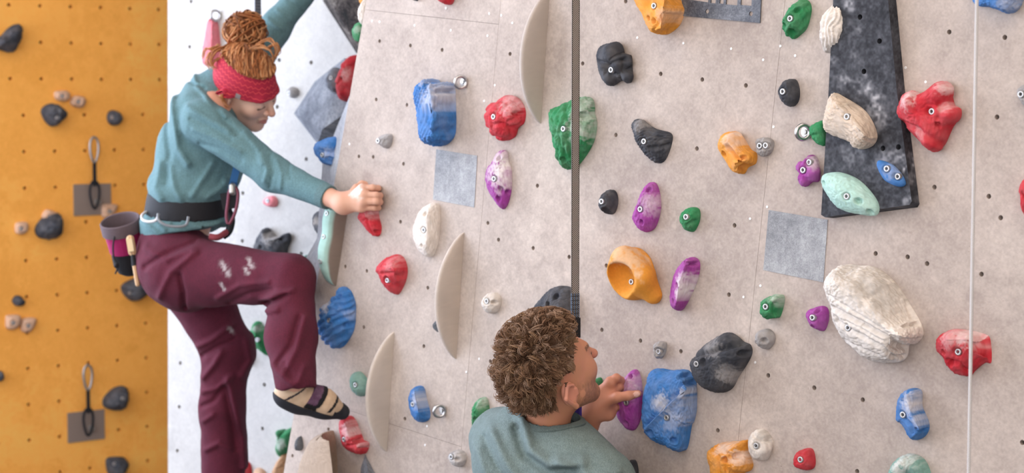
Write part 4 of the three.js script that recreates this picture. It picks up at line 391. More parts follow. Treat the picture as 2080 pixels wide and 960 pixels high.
// crescent fins: half-moon plates standing out of the wall with a rounded rim
function fin(name, label, top, bot, H, th, color, flank, bolts = [], wob = 0) {
  const t = thing(name, label, flank ? 'climbing hold' : 'wooden volume'); onWall(t, 'MAIN', bot[0], bot[1], 0.0003);
  const dx = top[0] - bot[0], dy = top[1] - bot[1], L = Math.hypot(dx, dy), N = 64, K = 12, pos = [], col = [], uv = [], idx = [], base = new THREE.Color(color), flankC = new THREE.Color(flank || color), c = new THREE.Color(), id = H * 999;
  for (let i = 0; i <= N; i++) for (let k = 0; k <= K; k++) {
    const s = i / N, prof = flank ? Math.pow(Math.min(1, s * 3.2), 0.6) * (1 + wob * Math.sin(s * 17)) : Math.pow(Math.max(0, 1 - Math.pow(Math.abs(2 * s - 1), 2.1)), 0.85), h = H * prof, a = k / K * Math.PI, w = th * (0.15 + 0.85 * Math.sqrt(prof)) / 2;
    // cross-section: straight flanks with a rounded rim
    const endc = flank && i === N ? 0 : 1; const cx = Math.sign(Math.cos(a)) * Math.pow(Math.abs(Math.cos(a)), 0.55) * w * (1 - 0.25 * Math.sin(a)) - w, ch = Math.pow(Math.sin(a), 0.5) * h * endc, along = s * L;
    const x = dx / L * along + dy / L * cx, y = dy / L * along - dx / L * cx; pos.push(x, y, Math.max(0, ch)); uv.push(along, ch + cx);
    const g = 1 + 0.05 * noise3(along * 30, ch * 60, id) + 0.05 * noise3(along * 160, ch * 160, id) + 0.10 * fbm(along * 9, ch * 14, id, 3); c.copy(flank && a < 0.55 ? flankC : base).multiplyScalar(g); col.push(c.r, c.g, c.b);
    if (i < N && k < K) { const q = i * (K + 1) + k; idx.push(q, q + K + 1, q + 1, q + 1, q + K + 1, q + K + 2); }
  }
  const g = new THREE.BufferGeometry(); g.setAttribute('position', new THREE.Float32BufferAttribute(pos, 3)); g.setAttribute('color', new THREE.Float32BufferAttribute(col, 3)); g.setAttribute('uv', new THREE.Float32BufferAttribute(uv, 2)); g.setIndex(idx); g.computeVertexNormals();
  const chk = g.attributes.normal; let sgn = 0; for (let i = 0; i < chk.count; i++) sgn += chk.getZ(i); if (sgn < 0) { const ix = g.index.array; for (let i = 0; i < ix.length; i += 3) { const q = ix[i + 1]; ix[i + 1] = ix[i + 2]; ix[i + 2] = q; } g.computeVertexNormals(); }
  part('fin_body', g, holdMat(), t);
  for (const s of bolts) { const b = part('bolt', boltGeo, M.bolt, t); b.position.set(dx * s - dy / L * th / 2, dy * s + dx / L * th / 2, H * (1 + wob * Math.sin(s * 17)) - 0.001); part('bolt_socket', socketGeo, socketMat, b); }
}
fin('crescent_fin', 'long grey crescent fin in the middle, beside the small round white hold', [.4059,.0739], [.418,-.2813], .0814, 0.028, '#c2b5a9');
fin('crescent_fin', 'lower pale crescent fin, nearest to the striding climbing shoe', [.1596,-.2535], [.17,-.6047], .0816, 0.028, '#c8bcb0');
fin('crescent_fin', 'topmost grey crescent fin, left of the striped webbing', [.6443,.7573], [.6561,.405], .0805, 0.028, '#b9aea5');
fin('fin_hold', 'long mint fin hold with three bolts and a rough brown flank', [-.0797,.0683], [-.1051,-.1655], .0534, 0.06, '#add3c8', '#8c7e72', [0.92, 0.62, 0.3], 0.04);

// ------------------------------------------------------------------ volumes with flat faces
function polyVolume(name, label, kind, groups, mat, cat = 'volume') {
  const t = thing(name, label, cat); onWall(t, kind, groups[0][0][0], groups[0][0][1], 0.0003);
  const o = groups[0][0], g = new ConvexGeometry(groups.flat().map((p) => new THREE.Vector3(p[0] - o[0], p[1] - o[1], p[2] ?? 0)));
  const p = g.attributes.position, uv = new Float32Array(p.count * 2); for (let i = 0; i < p.count; i++) { uv[2 * i] = p.getX(i) + p.getZ(i) * 0.8; uv[2 * i + 1] = p.getY(i) + p.getZ(i) * 0.3; }
  g.setAttribute('uv', new THREE.BufferAttribute(uv, 2)); part('volume_body', g, mat, t); return t;
}
{ // dark tapered volume: bevelled slab with bolt holes and chalk
  const top = [[1.5443,.9612],[1.5718,.5785],[1.5884,.2978],[1.6,.2937],[1.8203,.3546],[1.8243,.363],[1.7518,.6092],[1.6619,.9688]], base = [[1.5483,.9592],[1.5758,.5765],[1.5924,.2958],[1.604,.2917],[1.8243,.3486],[1.8283,.357],[1.7558,.6092],[1.6659,.9688]], o = base[0], t = thing('tapered_volume', 'large dark tapered volume carrying three holds, dusted with chalk', 'volume'); onWall(t, 'MAIN', o[0], o[1], 0.0003);
  const rel = (P) => P.map((p) => [p[0] - o[0], p[1] - o[1]]), T = rel(top), B = rel(base), H = 0.028, pos = [], uv = [];
  const face = new THREE.ExtrudeGeometry((() => { const s = shapeOf(T); for (const [x, y] of rel([[1.6342,.7598],[1.6931,.7099],[1.6611,.6383],[1.7342,.4712],[1.7741,.4789]])) { const h = new THREE.Path(); h.absarc(x, y, 0.0062, 0, 6.2832, true); s.holes.push(h); } return s; })(), { depth: 0.02, bevelEnabled: false, curveSegments: 14 }).translate(0, 0, H - 0.02);
  for (let i = 0; i < T.length; i++) {
    const j = (i + 1) % T.length, a = [...B[i], 0], b = [...B[j], 0], c = [...T[j], H - 0.0005], d = [...T[i], H - 0.0005];
    for (const p of [a, b, c, a, c, d]) { pos.push(...p); uv.push(p[0] + p[2], p[1] + p[2] * 0.5); }
  }
  const N = 512, tex = dataTex(N, (x, y) => {   // texture plane covers 1 m; chalk dust rubbed over black grip paint
    const t2 = (p, s) => tileNoise(x / N * p, y / N * p, p, s) - 0.5, X = x / N, Y = y / N;
    let k = 52 + 30 * t2(40, 1) + 34 * t2(128, 2) + 26 * t2(256, 3), w = 0;
    for (const [cx, cy, r, a] of [[.1069,.5428,.0169,.7],[.1403,.4932,.0226,.4],[.136,.4254,.0254,.5],[.1793,.3509,.0338,.8],[.204,.3142,.0282,.7],[.1639,.3662,.0254,.7],[.2639,.2092,.0338,.55],[.3021,.214,.0226,.6],[.3254,.1837,.0226,.5],[.3153,.1156,.0169,.6],[.1649,.2081,.0338,.4],[.226,.3946,.0169,.3],[.1101,.3665,.0169,.5],[.1109,.3098,.0169,.4],[.2214,.2825,.0226,.7],[.0773,.4088,.0141,.4]]) { const q = Math.hypot(X - cx, Y - cy) / r; w += a * sstep(1.3, 0.2, q + 0.9 * t2(24, 5) + 0.8 * t2(70, 6)) * (0.6 + 0.9 * t2(160, 8)); }
    w = clamp(w, 0, 0.85); return [k + (205 - k) * w, k + 2 + (203 - k) * w, k + 9 + (200 - k) * w];
  });
  const mat = std({ map: tex, roughness: 0.8 }), off = [-.054,-.7155];
  const move = (g) => { const u = g.attributes.uv; for (let i = 0; i < u.count; i++) u.setXY(i, u.getX(i) - off[0], u.getY(i) - off[1]); return g; };
  const sg = new THREE.BufferGeometry(); sg.setAttribute('position', new THREE.Float32BufferAttribute(pos, 3)); sg.setAttribute('uv', new THREE.Float32BufferAttribute(uv, 2)); sg.computeVertexNormals();
  part('front_face', move(face), mat, t); part('side_faces', move(sg), mat, t);
}
polyVolume('pyramid_volume', 'small slate pyramid volume at the bottom edge beside the red foot hold', 'MAIN', [[[.0692,-.7669,0],[.0652,-.6784,0],[.0794,-.6334,0],[.1589,-.7073,0],[.1846,-.7451,0]],[[.1643,-.6995,.05]]], M.slate);
polyVolume('tilted_volume', 'tilted slate grey volume behind the wall edge, under the bright red ball', 'W2', [[[.5644,.4374,0],[.6466,.5406,0],[.7681,.6159,0],[.8881,.5315,0],[.85,.3226,0],[.6989,.3206,0]],[[.7697,.3826,.12],[.5817,.4338,.03],[.8427,.5925,.1],[.9317,.4652,.14],[.6963,.3337,.05]]], M.slate);
polyVolume('rock_volume', 'dark rocky volume with a pale edge at the top of the white wall', 'W2', [[[.6612,.906,0],[.678,.805,0],[.8161,.6314,0],[.9464,.6107,0],[.9443,.8961,0]],[[.7353,.8989,.06],[.7479,.8027,.06],[.8626,.648,.05],[.9765,.655,.07],[.9819,.8888,.08]]], std({ map: rep(wallTexture(70, 62, 58, 90, 31), 2.2), roughness: 0.9 }));
{ // dark plate with cut-out letters at the top
  const P = [[1.0953,.7237],[1.3375,.7242],[1.326,.89],[1.0876,.8932]], o = P[0], t = thing('letter_plate', 'dark plate with cut-out letters at the top edge', 'sign'); onWall(t, 'MAIN', o[0], o[1], 0.0003);
  const s = shapeOf(P.map((p) => [p[0] - o[0], p[1] - o[1]]));
  for (const c of [[[1.1228,.7646],[1.1755,.7622],[1.1721,.8244],[1.1194,.8272]],[[1.1832,.7615],[1.1985,.7614],[1.195,.8234],[1.1798,.8237]],[[1.2105,.7623],[1.2227,.7619],[1.2192,.8237],[1.207,.8242]],[[1.2303,.7613],[1.2647,.7613],[1.2612,.8228],[1.2268,.823]],[[1.2749,.7633],[1.3074,.7632],[1.3039,.8242],[1.2714,.8246]]]) { const h = new THREE.Path(); c.forEach((p, i) => i ? h.lineTo(p[0] - o[0], p[1] - o[1]) : h.moveTo(p[0] - o[0], p[1] - o[1])); h.closePath(); s.holes.push(h); }
  for (const p of [[1.3084,.7444],[1.1753,.7405]]) { const h = new THREE.Path(); h.absarc(p[0] - o[0], p[1] - o[1], 0.0056, 0, 6.2832, true); s.holes.push(h); }
  part('plate_sheet', new THREE.ExtrudeGeometry(s, { depth: 0.003, bevelEnabled: false }), std({ map: rep(wallTexture(76, 80, 90, 40, 36), 1.1), roughness: 0.6 }), t);
}

// ------------------------------------------------------------------ steel rings
for (const [k, u, v, r, label] of [['MAIN',.3557,.4854,.016,'steel ring anchor at the upper corner of the tall blue block hold'], ['MAIN',.3834,-.4351,.016,'steel ring anchor beside the dark blue drop-shaped hold'], ['MAIN',1.5028,.4814,.017,'steel ring anchor beside the dark tapered volume'], ['W2',.228,.7665,.017,'steel ring anchor above the faded red hold behind the hair']]) {
  const t = thing('steel_ring', label, 'anchor ring'); onWall(t, k, u, v, 0.0003);
  part('base_plate', new THREE.LatheGeometry([[0, 0.004], [r * 0.75, 0.004], [r * 0.8, 0.003], [r * 0.82, 0]].map((p) => new THREE.Vector2(...p)), 24).rotateX(Math.PI / 2), M.zinc, t);
  part('ring', new THREE.TorusGeometry(r, r * 0.3, 12, 32).rotateY(Math.PI / 2 - 0.5).translate(r * 0.2, 0, r * 1.05), M.steel, t);
  part('shank', new THREE.CylinderGeometry(r * 0.3, r * 0.36, r * 0.5, 12).rotateX(Math.PI / 2).translate(0, 0, r * 0.25), M.zinc, t);
}

// ------------------------------------------------------------------ tubes and ropes
function tube(P, r, sides = 8, closed = false, per = 6) {
  const c = new THREE.CatmullRomCurve3(P.map(V3), closed); return new THREE.TubeGeometry(c, Math.max(4, P.length * per), r, sides, closed);
}
const webTex = dataTex(64, (x, y) => { const k = ((x + y * 1) % 16) < 8 ? 1 : 0, e = (x < 5 || x > 58) ? 0.35 : 1; const v = (k ? 168 : 44) * e + 16 * (hash3(x, y, 1) - 0.5); return [v + 4, v - 4, v - 10]; });
function strap(w, h, len, mat) { const g = new THREE.BoxGeometry(w, len, h, 1, 1, 1), u = g.attributes.uv; for (let i = 0; i < u.count; i++) u.setY(i, u.getY(i) * len / w); return g; }
const webMat = std({ map: webTex, roughness: 0.85 });
const stitchMat = std({ map: dataTex(64, (x, y) => { const b = (y % 32) < 5; const v = ((x + y) % 16) < 8 ? 120 : 40; return b ? [28, 30, 38] : (x % 20 < 4 ? [70, 110, 150] : [v, v - 5, v - 8]); }), roughness: 0.85 });
function webbing(top, bottom, w, label, tail) {
  const len = top[1] - bottom[1], t = thing('auto_belay_webbing', label, 'webbing', bottom);
  const yaw = 0.35;
  part('strap', strap(w, 0.003, len - 0.06).rotateY(yaw).translate(0, 0.06 + (len - 0.06) / 2, 0), webMat, t);
  part('stitched_end', strap(w * 1.05, 0.006, 0.062).rotateY(yaw).translate(0, 0.031, 0), stitchMat, t);
  if (tail) part('tail_loop', strap(w * 0.75, 0.004, tail).rotateY(yaw).translate(w * 0.3, -tail / 2, 0), M.black, t);
  return t;
}
webbing([[.1582,1.7514,-4.793][0], 6.5, [.1582,1.7514,-4.793][2]], [.1582,1.7514,-4.793], 0.0205, 'black and white striped webbing hanging in front of the green folded hold', 0.05);
webbing([[-.7965,2.5587,-6.0541][0], 6.5, [-.7965,2.5587,-6.0541][2]], [-.7965,2.5587,-6.0541], 0.018, 'short striped webbing end hanging behind the hair bun', 0.1);
{
  const p = [.1638,1.3716,-4.7858], t = thing('purple_sling', 'purple sling running down beside the neck of the curly-haired climber', 'sling', p);
  part('sling_strap', strap(0.024, 0.003, 0.3).rotateY(0.3).translate(0, 0.15, 0), std({ color: 0x432a86, roughness: 0.8 }), t);
  part('sling_seam', strap(0.004, 0.0036, 0.3).rotateY(0.3).translate(0.004, 0.15, 0.0006), std({ color: 0x35206e, roughness: 0.8 }), t);
}
{
  const p = [.936,2.0207,-3.89], t = thing('thin_cord', 'thin white braided cord hanging in front of the wide red jug', 'cord', [p[0], 0.5, p[2]]);
  const braid = std({ map: dataTex(32, (x, y) => { const v = 205 + (((x + y) >> 2) % 2 ? 26 : -40); return [v, v - 3, v - 4]; }), roughness: 0.8 });
  braid.map.repeat.set(1, 420); part('cord_strand', new THREE.CylinderGeometry(0.0036, 0.0036, 6, 10, 1).translate(0, 3, 0), braid, t);
}
// quickdraws on the orange wall
{
  const cGrey = std({ color: 0xa8a4a2, roughness: 0.35, metalness: 0.8 });
  function carabiner(name, cx, cy, l, w, mat, t, z) {
    const P = []; for (let i = 0; i < 16; i++) { const a = i / 16 * 6.2832; P.push([cx + Math.sin(a) * w * (1 + 0.25 * Math.cos(a)), cy + Math.cos(a) * l, z]); }
    part(name, tube(P, 0.0055, 8, true, 3), mat, t);
  }
  for (const [pl, top, label, plabel] of [[{ c: [.039,.147], w: .1632, h: .1258, q: [.0342,.3473], s: 0.1 }, 0, 'upper quickdraw on the orange wall, near the waist of the headband climber', 'upper brown-grey plate behind a quickdraw on the orange wall'], [{ c: [-.0036,-.7661], w: .1613, h: .1214, q: [-.0092,-.5648], s: 0.1 }, 1, 'lower quickdraw on the orange wall', 'lower brown-grey plate behind a quickdraw on the orange wall']]) {
    const p = thing('hanger_plate', plabel, 'plate', [0, 0, 0], 'hanger plates'); onWall(p, 'ORG', pl.c[0], pl.c[1], 0.0003);
    part('plate_sheet', new THREE.BoxGeometry(pl.w, pl.h, 0.004).translate(0, 0, 0.002), M.plateDull, p);
    part('hanger_bolt', new THREE.CylinderGeometry(0.012, 0.014, 0.012, 6).rotateX(Math.PI / 2).translate(0.02, -0.01, 0.01), M.zinc, p);
    const t = thing('quickdraw', label, 'quickdraw', [0, 0, 0], 'quickdraws'); onWall(t, 'ORG', pl.q[0], pl.q[1], 0.006);
    carabiner('carabiner', 0, 0, 0.05, 0.018, cGrey, t, 0.03);
    part('sling', strap(0.014, 0.006, pl.s).translate(0, -0.045 - pl.s / 2, 0.03), M.black, t);
    carabiner('carabiner', 0, -0.05 - pl.s - 0.03, 0.055, 0.02, M.black, t, 0.028);
  }
}
// ------------------------------------------------------------------ smooth bodies from distance fields
const sub3 = (a, b) => [a[0] - b[0], a[1] - b[1], a[2] - b[2]], add3 = (a, b, s = 1) => [a[0] + b[0] * s, a[1] + b[1] * s, a[2] + b[2] * s];
const dot3 = (a, b) => a[0] * b[0] + a[1] * b[1] + a[2] * b[2], len3 = (a) => Math.sqrt(dot3(a, a)), nrm3 = (a) => { const l = len3(a); return [a[0] / l, a[1] / l, a[2] / l]; };
const cross3 = (a, b) => [a[1] * b[2] - a[2] * b[1], a[2] * b[0] - a[0] * b[2], a[0] * b[1] - a[1] * b[0]];
const mix3 = (a, b, t) => [a[0] + (b[0] - a[0]) * t, a[1] + (b[1] - a[1]) * t, a[2] + (b[2] - a[2]) * t];
const cap = (a, b, ra, rb = ra, k = 0.03, neg = false) => ({ t: 0, neg, a, b: sub3(b, a), ra, rb: rb - ra, k, l: dot3(sub3(b, a), sub3(b, a)) + 1e-9 });
const ell = (c, r, k = 0.03, neg = false) => ({ t: 1, c, r, k, neg, m: Math.min(...r) });
function primD(p, x, y, z) {
  if (p.t === 0) {
    const X = x - p.a[0], Y = y - p.a[1], Z = z - p.a[2], b = p.b; let h = (X * b[0] + Y * b[1] + Z * b[2]) / p.l; h = h < 0 ? 0 : h > 1 ? 1 : h;
    const u = X - b[0] * h, v = Y - b[1] * h, w = Z - b[2] * h; return Math.sqrt(u * u + v * v + w * w) - p.ra - p.rb * h;
  }
  const X = (x - p.c[0]) / p.r[0], Y = (y - p.c[1]) / p.r[1], Z = (z - p.c[2]) / p.r[2], k0 = Math.sqrt(X * X + Y * Y + Z * Z), a = X / p.r[0], b = Y / p.r[1], c = Z / p.r[2];
  return k0 * (k0 - 1) / (Math.sqrt(a * a + b * b + c * c) + 1e-9);
}
function field(prims) {
  return (x, y, z) => {
    let d = 1e3;
    for (const p of prims) {
      const e = primD(p, x, y, z), k = p.k;
      if (p.neg) { const h = Math.max(k - Math.abs(-e - d), 0) / k; d = Math.max(d, -e) + h * h * k * 0.25; }
      else { const h = Math.max(k - Math.abs(d - e), 0) / k; d = Math.min(d, e) - h * h * k * 0.25; }
    }
    return d;
  };
}
function meshField(f, lo, hi, cell, colorFn, uvScale = 1) {
  const n = [0, 1, 2].map((i) => Math.ceil((hi[i] - lo[i]) / cell) + 1), [nx, ny, nz] = n, B = 6, val = new Float32Array(nx * ny * nz).fill(9), at = (i, j, k) => (k * ny + j) * nx + i;
  for (let k = 0; k < nz; k += B) for (let j = 0; j < ny; j += B) for (let i = 0; i < nx; i += B) {
    const c = f(lo[0] + (i + B / 2) * cell, lo[1] + (j + B / 2) * cell, lo[2] + (k + B / 2) * cell), near = Math.abs(c) < B * cell * 1.15 + 0.012;
    for (let K = k; K < Math.min(k + B, nz); K++) for (let J = j; J < Math.min(j + B, ny); J++) for (let I = i; I < Math.min(i + B, nx); I++)
      val[at(I, J, K)] = near ? f(lo[0] + I * cell, lo[1] + J * cell, lo[2] + K * cell) : c;
  }
  const vid = new Int32Array(nx * ny * nz).fill(-1), P = [], idx = [], o8 = [0, 1, nx, nx + 1, nx * ny, nx * ny + 1, nx * ny + nx, nx * ny + nx + 1];
  const E = [[0, 1], [2, 3], [4, 5], [6, 7], [0, 2], [1, 3], [4, 6], [5, 7], [0, 4], [1, 5], [2, 6], [3, 7]];
  for (let k = 0; k < nz - 1; k++) for (let j = 0; j < ny - 1; j++) for (let i = 0; i < nx - 1; i++) {
    const b = at(i, j, k); let m = 0; for (let q = 0; q < 8; q++) if (val[b + o8[q]] < 0) m |= 1 << q; if (m === 0 || m === 255) continue;
    let sx = 0, sy = 0, sz = 0, c = 0;
    for (const [p, q] of E) { if (((m >> p) & 1) === ((m >> q) & 1)) continue; const a = val[b + o8[p]], d = val[b + o8[q]], t = a / (a - d); sx += (p & 1) + ((q & 1) - (p & 1)) * t; sy += ((p >> 1) & 1) + (((q >> 1) & 1) - ((p >> 1) & 1)) * t; sz += (p >> 2) + ((q >> 2) - (p >> 2)) * t; c++; }
    vid[b] = P.length / 3; P.push(lo[0] + (i + sx / c) * cell, lo[1] + (j + sy / c) * cell, lo[2] + (k + sz / c) * cell);
  }
  const quad = (a, b, c, d, flip) => { if (a < 0 || b < 0 || c < 0 || d < 0) return; flip ? idx.push(a, c, b, a, d, c) : idx.push(a, b, c, a, c, d); };
  for (let k = 1; k < nz - 1; k++) for (let j = 1; j < ny - 1; j++) for (let i = 1; i < nx - 1; i++) {
    const b = at(i, j, k), s = val[b] < 0;
    if (s !== val[b + 1] < 0) quad(vid[b], vid[b - nx], vid[b - nx - nx * ny], vid[b - nx * ny], s ? 1 : 0) , 0;
    if (s !== val[b + nx] < 0) quad(vid[b], vid[b - nx * ny], vid[b - nx * ny - 1], vid[b - 1], s ? 1 : 0);
    if (s !== val[b + nx * ny] < 0) quad(vid[b], vid[b - 1], vid[b - 1 - nx], vid[b - nx], s ? 1 : 0);
  }
  // orientation check on the first triangles, then smooth normals from the field
  const N = new Float32Array(P.length), e = cell * 0.5;
  for (let v = 0; v < P.length; v += 3) {
    const x = P[v], y = P[v + 1], z = P[v + 2]; const g = [f(x + e, y, z) - f(x - e, y, z), f(x, y + e, z) - f(x, y - e, z), f(x, y, z + e) - f(x, y, z - e)], l = len3(g) || 1;
    const dv = f(x, y, z); N[v] = g[0] / l; N[v + 1] = g[1] / l; N[v + 2] = g[2] / l; const st = clamp(dv, -cell * 0.5, cell * 0.5) * 0.8; P[v] -= N[v] * st; P[v + 1] -= N[v + 1] * st; P[v + 2] -= N[v + 2] * st;
  }
  let w = 0; for (let t = 0; t < idx.length; t += 3) { const [a, b, c] = [idx[t] * 3, idx[t + 1] * 3, idx[t + 2] * 3], nn = cross3([P[b] - P[a], P[b + 1] - P[a + 1], P[b + 2] - P[a + 2]], [P[c] - P[a], P[c + 1] - P[a + 1], P[c + 2] - P[a + 2]]); w += nn[0] * N[a] + nn[1] * N[a + 1] + nn[2] * N[a + 2]; }
  if (w < 0) for (let t = 0; t < idx.length; t += 3) { const q = idx[t + 1]; idx[t + 1] = idx[t + 2]; idx[t + 2] = q; }
  const T = idx.length, pos = new Float32Array(T * 3), nor = new Float32Array(T * 3), uv = new Float32Array(T * 2), col = new Float32Array(T * 3);
  for (let t = 0; t < T; t += 3) {
    const a = idx[t] * 3, ax = Math.abs(N[a]), ay = Math.abs(N[a + 1]), az = Math.abs(N[a + 2]), m = az >= ax && az >= ay ? 0 : ax >= ay ? 1 : 2;
    for (let q = 0; q < 3; q++) {
      const s = idx[t + q] * 3, d = (t + q) * 3; for (let i = 0; i < 3; i++) { pos[d + i] = P[s + i]; nor[d + i] = N[s + i]; }
      const x = P[s], y = P[s + 1], z = P[s + 2]; uv[(t + q) * 2] = (m === 1 ? z : x) * uvScale; uv[(t + q) * 2 + 1] = (m === 2 ? z : y) * uvScale;
      const c = colorFn ? colorFn(x, y, z, N[s], N[s + 1], N[s + 2]) : [1, 1, 1]; col[d] = c[0]; col[d + 1] = c[1]; col[d + 2] = c[2];
    }
  }
  const g = new THREE.BufferGeometry(); g.setAttribute('position', new THREE.BufferAttribute(pos, 3)); g.setAttribute('normal', new THREE.BufferAttribute(nor, 3));
  g.setAttribute('uv', new THREE.BufferAttribute(uv, 2)); g.setAttribute('color', new THREE.BufferAttribute(col, 3)); return g;
}
function boundsOf(pts, pad) { const lo = [1e9, 1e9, 1e9], hi = [-1e9, -1e9, -1e9]; for (const p of pts) for (let i = 0; i < 3; i++) { lo[i] = Math.min(lo[i], p[i] - pad); hi[i] = Math.max(hi[i], p[i] + pad); } return [lo, hi]; }
const lin = (hex) => { const c = new THREE.Color(hex); return [c.r, c.g, c.b]; };
// cloth folds: soft ridges or valleys along polylines running over the cloth (measured across the lie of the fold)
function folds(list) {
  return (x, y, z) => { let s = 0; for (const [w, a, L] of list) { const k = segDist(x, y, L) / w; if (k < 2.6) s += a * Math.exp(-k * k); } return s; };
}

// ------------------------------------------------------------------ a head in its own axes (x to its left, y up, z forward)
function headPrims(man, neck) {
  const j = man ? 1.05 : 0.97, P = [
    ell([0, 0.036, -0.018], [0.073, 0.094, 0.094], 0.03), ell([0, -0.015, 0.028], [0.059 * j, 0.088, 0.062], 0.03),
    cap([-0.045 * j, -0.05, 0.0], [-0.012, -0.094, 0.062], 0.022 * j, 0.017 * j, 0.03), cap([0.045 * j, -0.05, 0.0], [0.012, -0.094, 0.062], 0.022 * j, 0.017 * j, 0.03),
    ell([0, -0.097, 0.068], [0.019 * j, 0.017 * j, 0.018], 0.02),
    cap([-0.034, 0.03, 0.072], [0.034, 0.03, 0.072], man ? 0.014 : 0.010, man ? 0.014 : 0.010, 0.018),
    ell([-0.041, -0.018, man ? 0.055 : 0.06], [man ? 0.02 : 0.024, 0.024, 0.024], 0.025), ell([0.041, -0.018, man ? 0.055 : 0.06], [man ? 0.02 : 0.024, 0.024, 0.024], 0.025),
    ell([-0.032, 0.012, 0.1], [0.016, 0.011, 0.016], 0.012, true), ell([0.032, 0.012, 0.1], [0.016, 0.011, 0.016], 0.012, true),
    ell([-0.031, 0.009, 0.077], [0.0135, 0.0125, 0.0125], 0.004), ell([0.031, 0.009, 0.077], [0.0135, 0.0125, 0.0125], 0.004),
    cap([0, 0.022, 0.086], [0, -0.018, man ? 0.116 : 0.108], 0.007, 0.0098, 0.012), ell([0, -0.022, man ? 0.115 : 0.106], [0.0105, 0.009, 0.011], 0.008),
    ell([-0.011, -0.026, 0.094], [0.008, 0.007, 0.009], 0.006), ell([0.011, -0.026, 0.094], [0.008, 0.007, 0.009], 0.006),
    cap([-0.019, -0.054, 0.083], [0, -0.052, 0.0925], 0.0045, 0.006, 0.006), cap([0.019, -0.054, 0.083], [0, -0.052, 0.0925], 0.0045, 0.006, 0.006),
    cap([-0.016, -0.064, 0.083], [0, -0.066, 0.09], 0.005, 0.0075, 0.006), cap([0.016, -0.064, 0.083], [0, -0.066, 0.09], 0.005, 0.0075, 0.006),
    cap([0, -0.045, -0.04], neck || [0, -0.15, -0.055], man ? 0.05 : 0.046, man ? 0.056 : 0.048, 0.04),
  ];
  const e = man ? 1.22 : 1;
  for (const s of [-1, 1]) {
    const q = (x, y, z) => [s * (0.076 + (x - 0.076) * e), y * e - (man ? 0.02 : 0.004), (man ? -0.042 : -0.016) + (z + 0.016) * e];
    P.push(ell(q(0.078, 0, -0.014), [0.009 * e, 0.026 * e, 0.018 * e], 0.008), cap(q(0.084, 0.014, -0.004), q(0.09, 0.024, -0.02), 0.0048, 0.0048, 0.004), cap(q(0.09, 0.024, -0.02), q(0.092, 0.004, -0.034), 0.0048, 0.0048, 0.004),
      cap(q(0.092, 0.004, -0.034), q(0.085, -0.026, -0.014), 0.0048, 0.007, 0.004), ell(q(0.09, 0.001, -0.013), [0.008, 0.016 * e, 0.011 * e], 0.004, true), cap(q(0.083, -0.006, -0.001), q(0.083, 0.004, 0), 0.005, 0.005, 0.003));
  }
  return P;
}
function headSpace(o, f, u, scale) {
  f = nrm3(f); u = nrm3(add3(u, f, -dot3(u, f))); const x = cross3(u, f);   // x is the person's left
  return { o, f, u, x, s: scale, toLocal: (p) => { const d = sub3(p, o); return [dot3(d, x) / scale, dot3(d, u) / scale, dot3(d, f) / scale]; }, toWorld: (q) => add3(add3(add3(o, x, q[0] * scale), u, q[1] * scale), f, q[2] * scale) };
}
function mapGeometry(g, H) {   // local head axes to the world
  const p = g.attributes.position, n = g.attributes.normal;
  for (let i = 0; i < p.count; i++) { const w = H.toWorld([p.getX(i), p.getY(i), p.getZ(i)]); p.setXYZ(i, ...w); if (n) { const a = n.getX(i), b = n.getY(i), c = n.getZ(i); n.setXYZ(i, ...add3(add3(H.x.map((v) => v * a), H.u, b), H.f, c)); } }
  return g;
}
// hair as tapering locks
function lockBuffer() { return { p: [], n: [], c: [], i: [] }; }
function lock(B, pts, r0, r1, color, sides = 5, seg = 10) {
  const c = new THREE.CatmullRomCurve3(pts.map(V3)), b0 = B.p.length / 3; let side = new THREE.Vector3(0.31, 0.2, 0.93);
  for (let k = 0; k <= seg; k++) {
    const t = k / seg, q = c.getPoint(t), d = c.getTangent(t), s = new THREE.Vector3().crossVectors(d, side); if (s.lengthSq() < 1e-6) s.set(1, 0, 0); s.normalize(); const v = new THREE.Vector3().crossVectors(s, d).normalize(); side = v.clone();
    const r = (r0 + (r1 - r0) * t) * (k === 0 || k === seg ? 0.5 : 1), sh = 0.92 + 0.16 * Math.sin(t * 9 + b0);
    for (let a = 0; a < sides; a++) { const w = a / sides * 6.2832, X = Math.cos(w), Y = Math.sin(w), nx = s.x * X + v.x * Y, ny = s.y * X + v.y * Y, nz = s.z * X + v.z * Y; B.p.push(q.x + nx * r, q.y + ny * r, q.z + nz * r); B.n.push(nx, ny, nz); B.c.push(color[0] * sh, color[1] * sh, color[2] * sh); }
    if (k) for (let a = 0; a < sides; a++) { const i = b0 + (k - 1) * sides + a, j = b0 + (k - 1) * sides + (a + 1) % sides; B.i.push(i, j + sides, j, i, i + sides, j + sides); }
  }
}
function lockGeo(B) { const g = new THREE.BufferGeometry(); g.setAttribute('position', new THREE.Float32BufferAttribute(B.p, 3)); g.setAttribute('normal', new THREE.Float32BufferAttribute(B.n, 3)); g.setAttribute('color', new THREE.Float32BufferAttribute(B.c, 3)); g.setIndex(B.i); return g; }
const skinMat = std({ vertexColors: true, roughness: 0.55 });
const hairMat = new THREE.MeshPhysicalMaterial({ vertexColors: true, roughness: 0.62, specularIntensity: 0.35 });
const weave = dataTex(256, (x, y) => { const t = (p, q) => hash3(Math.floor(x / p), Math.floor(y / q), p * 7 + q) - 0.5; const k = 205 + 46 * t(1, 3) + 30 * t(1, 1) + 26 * t(2, 9) + 14 * Math.sin(y * 1.57); return [k, k, k]; });
function cloth(rough = 0.9, s = 9) { return std({ vertexColors: true, map: rep(weave, s), bumpMap: rep(weave, s), bumpScale: 0.0006, roughness: rough }); }
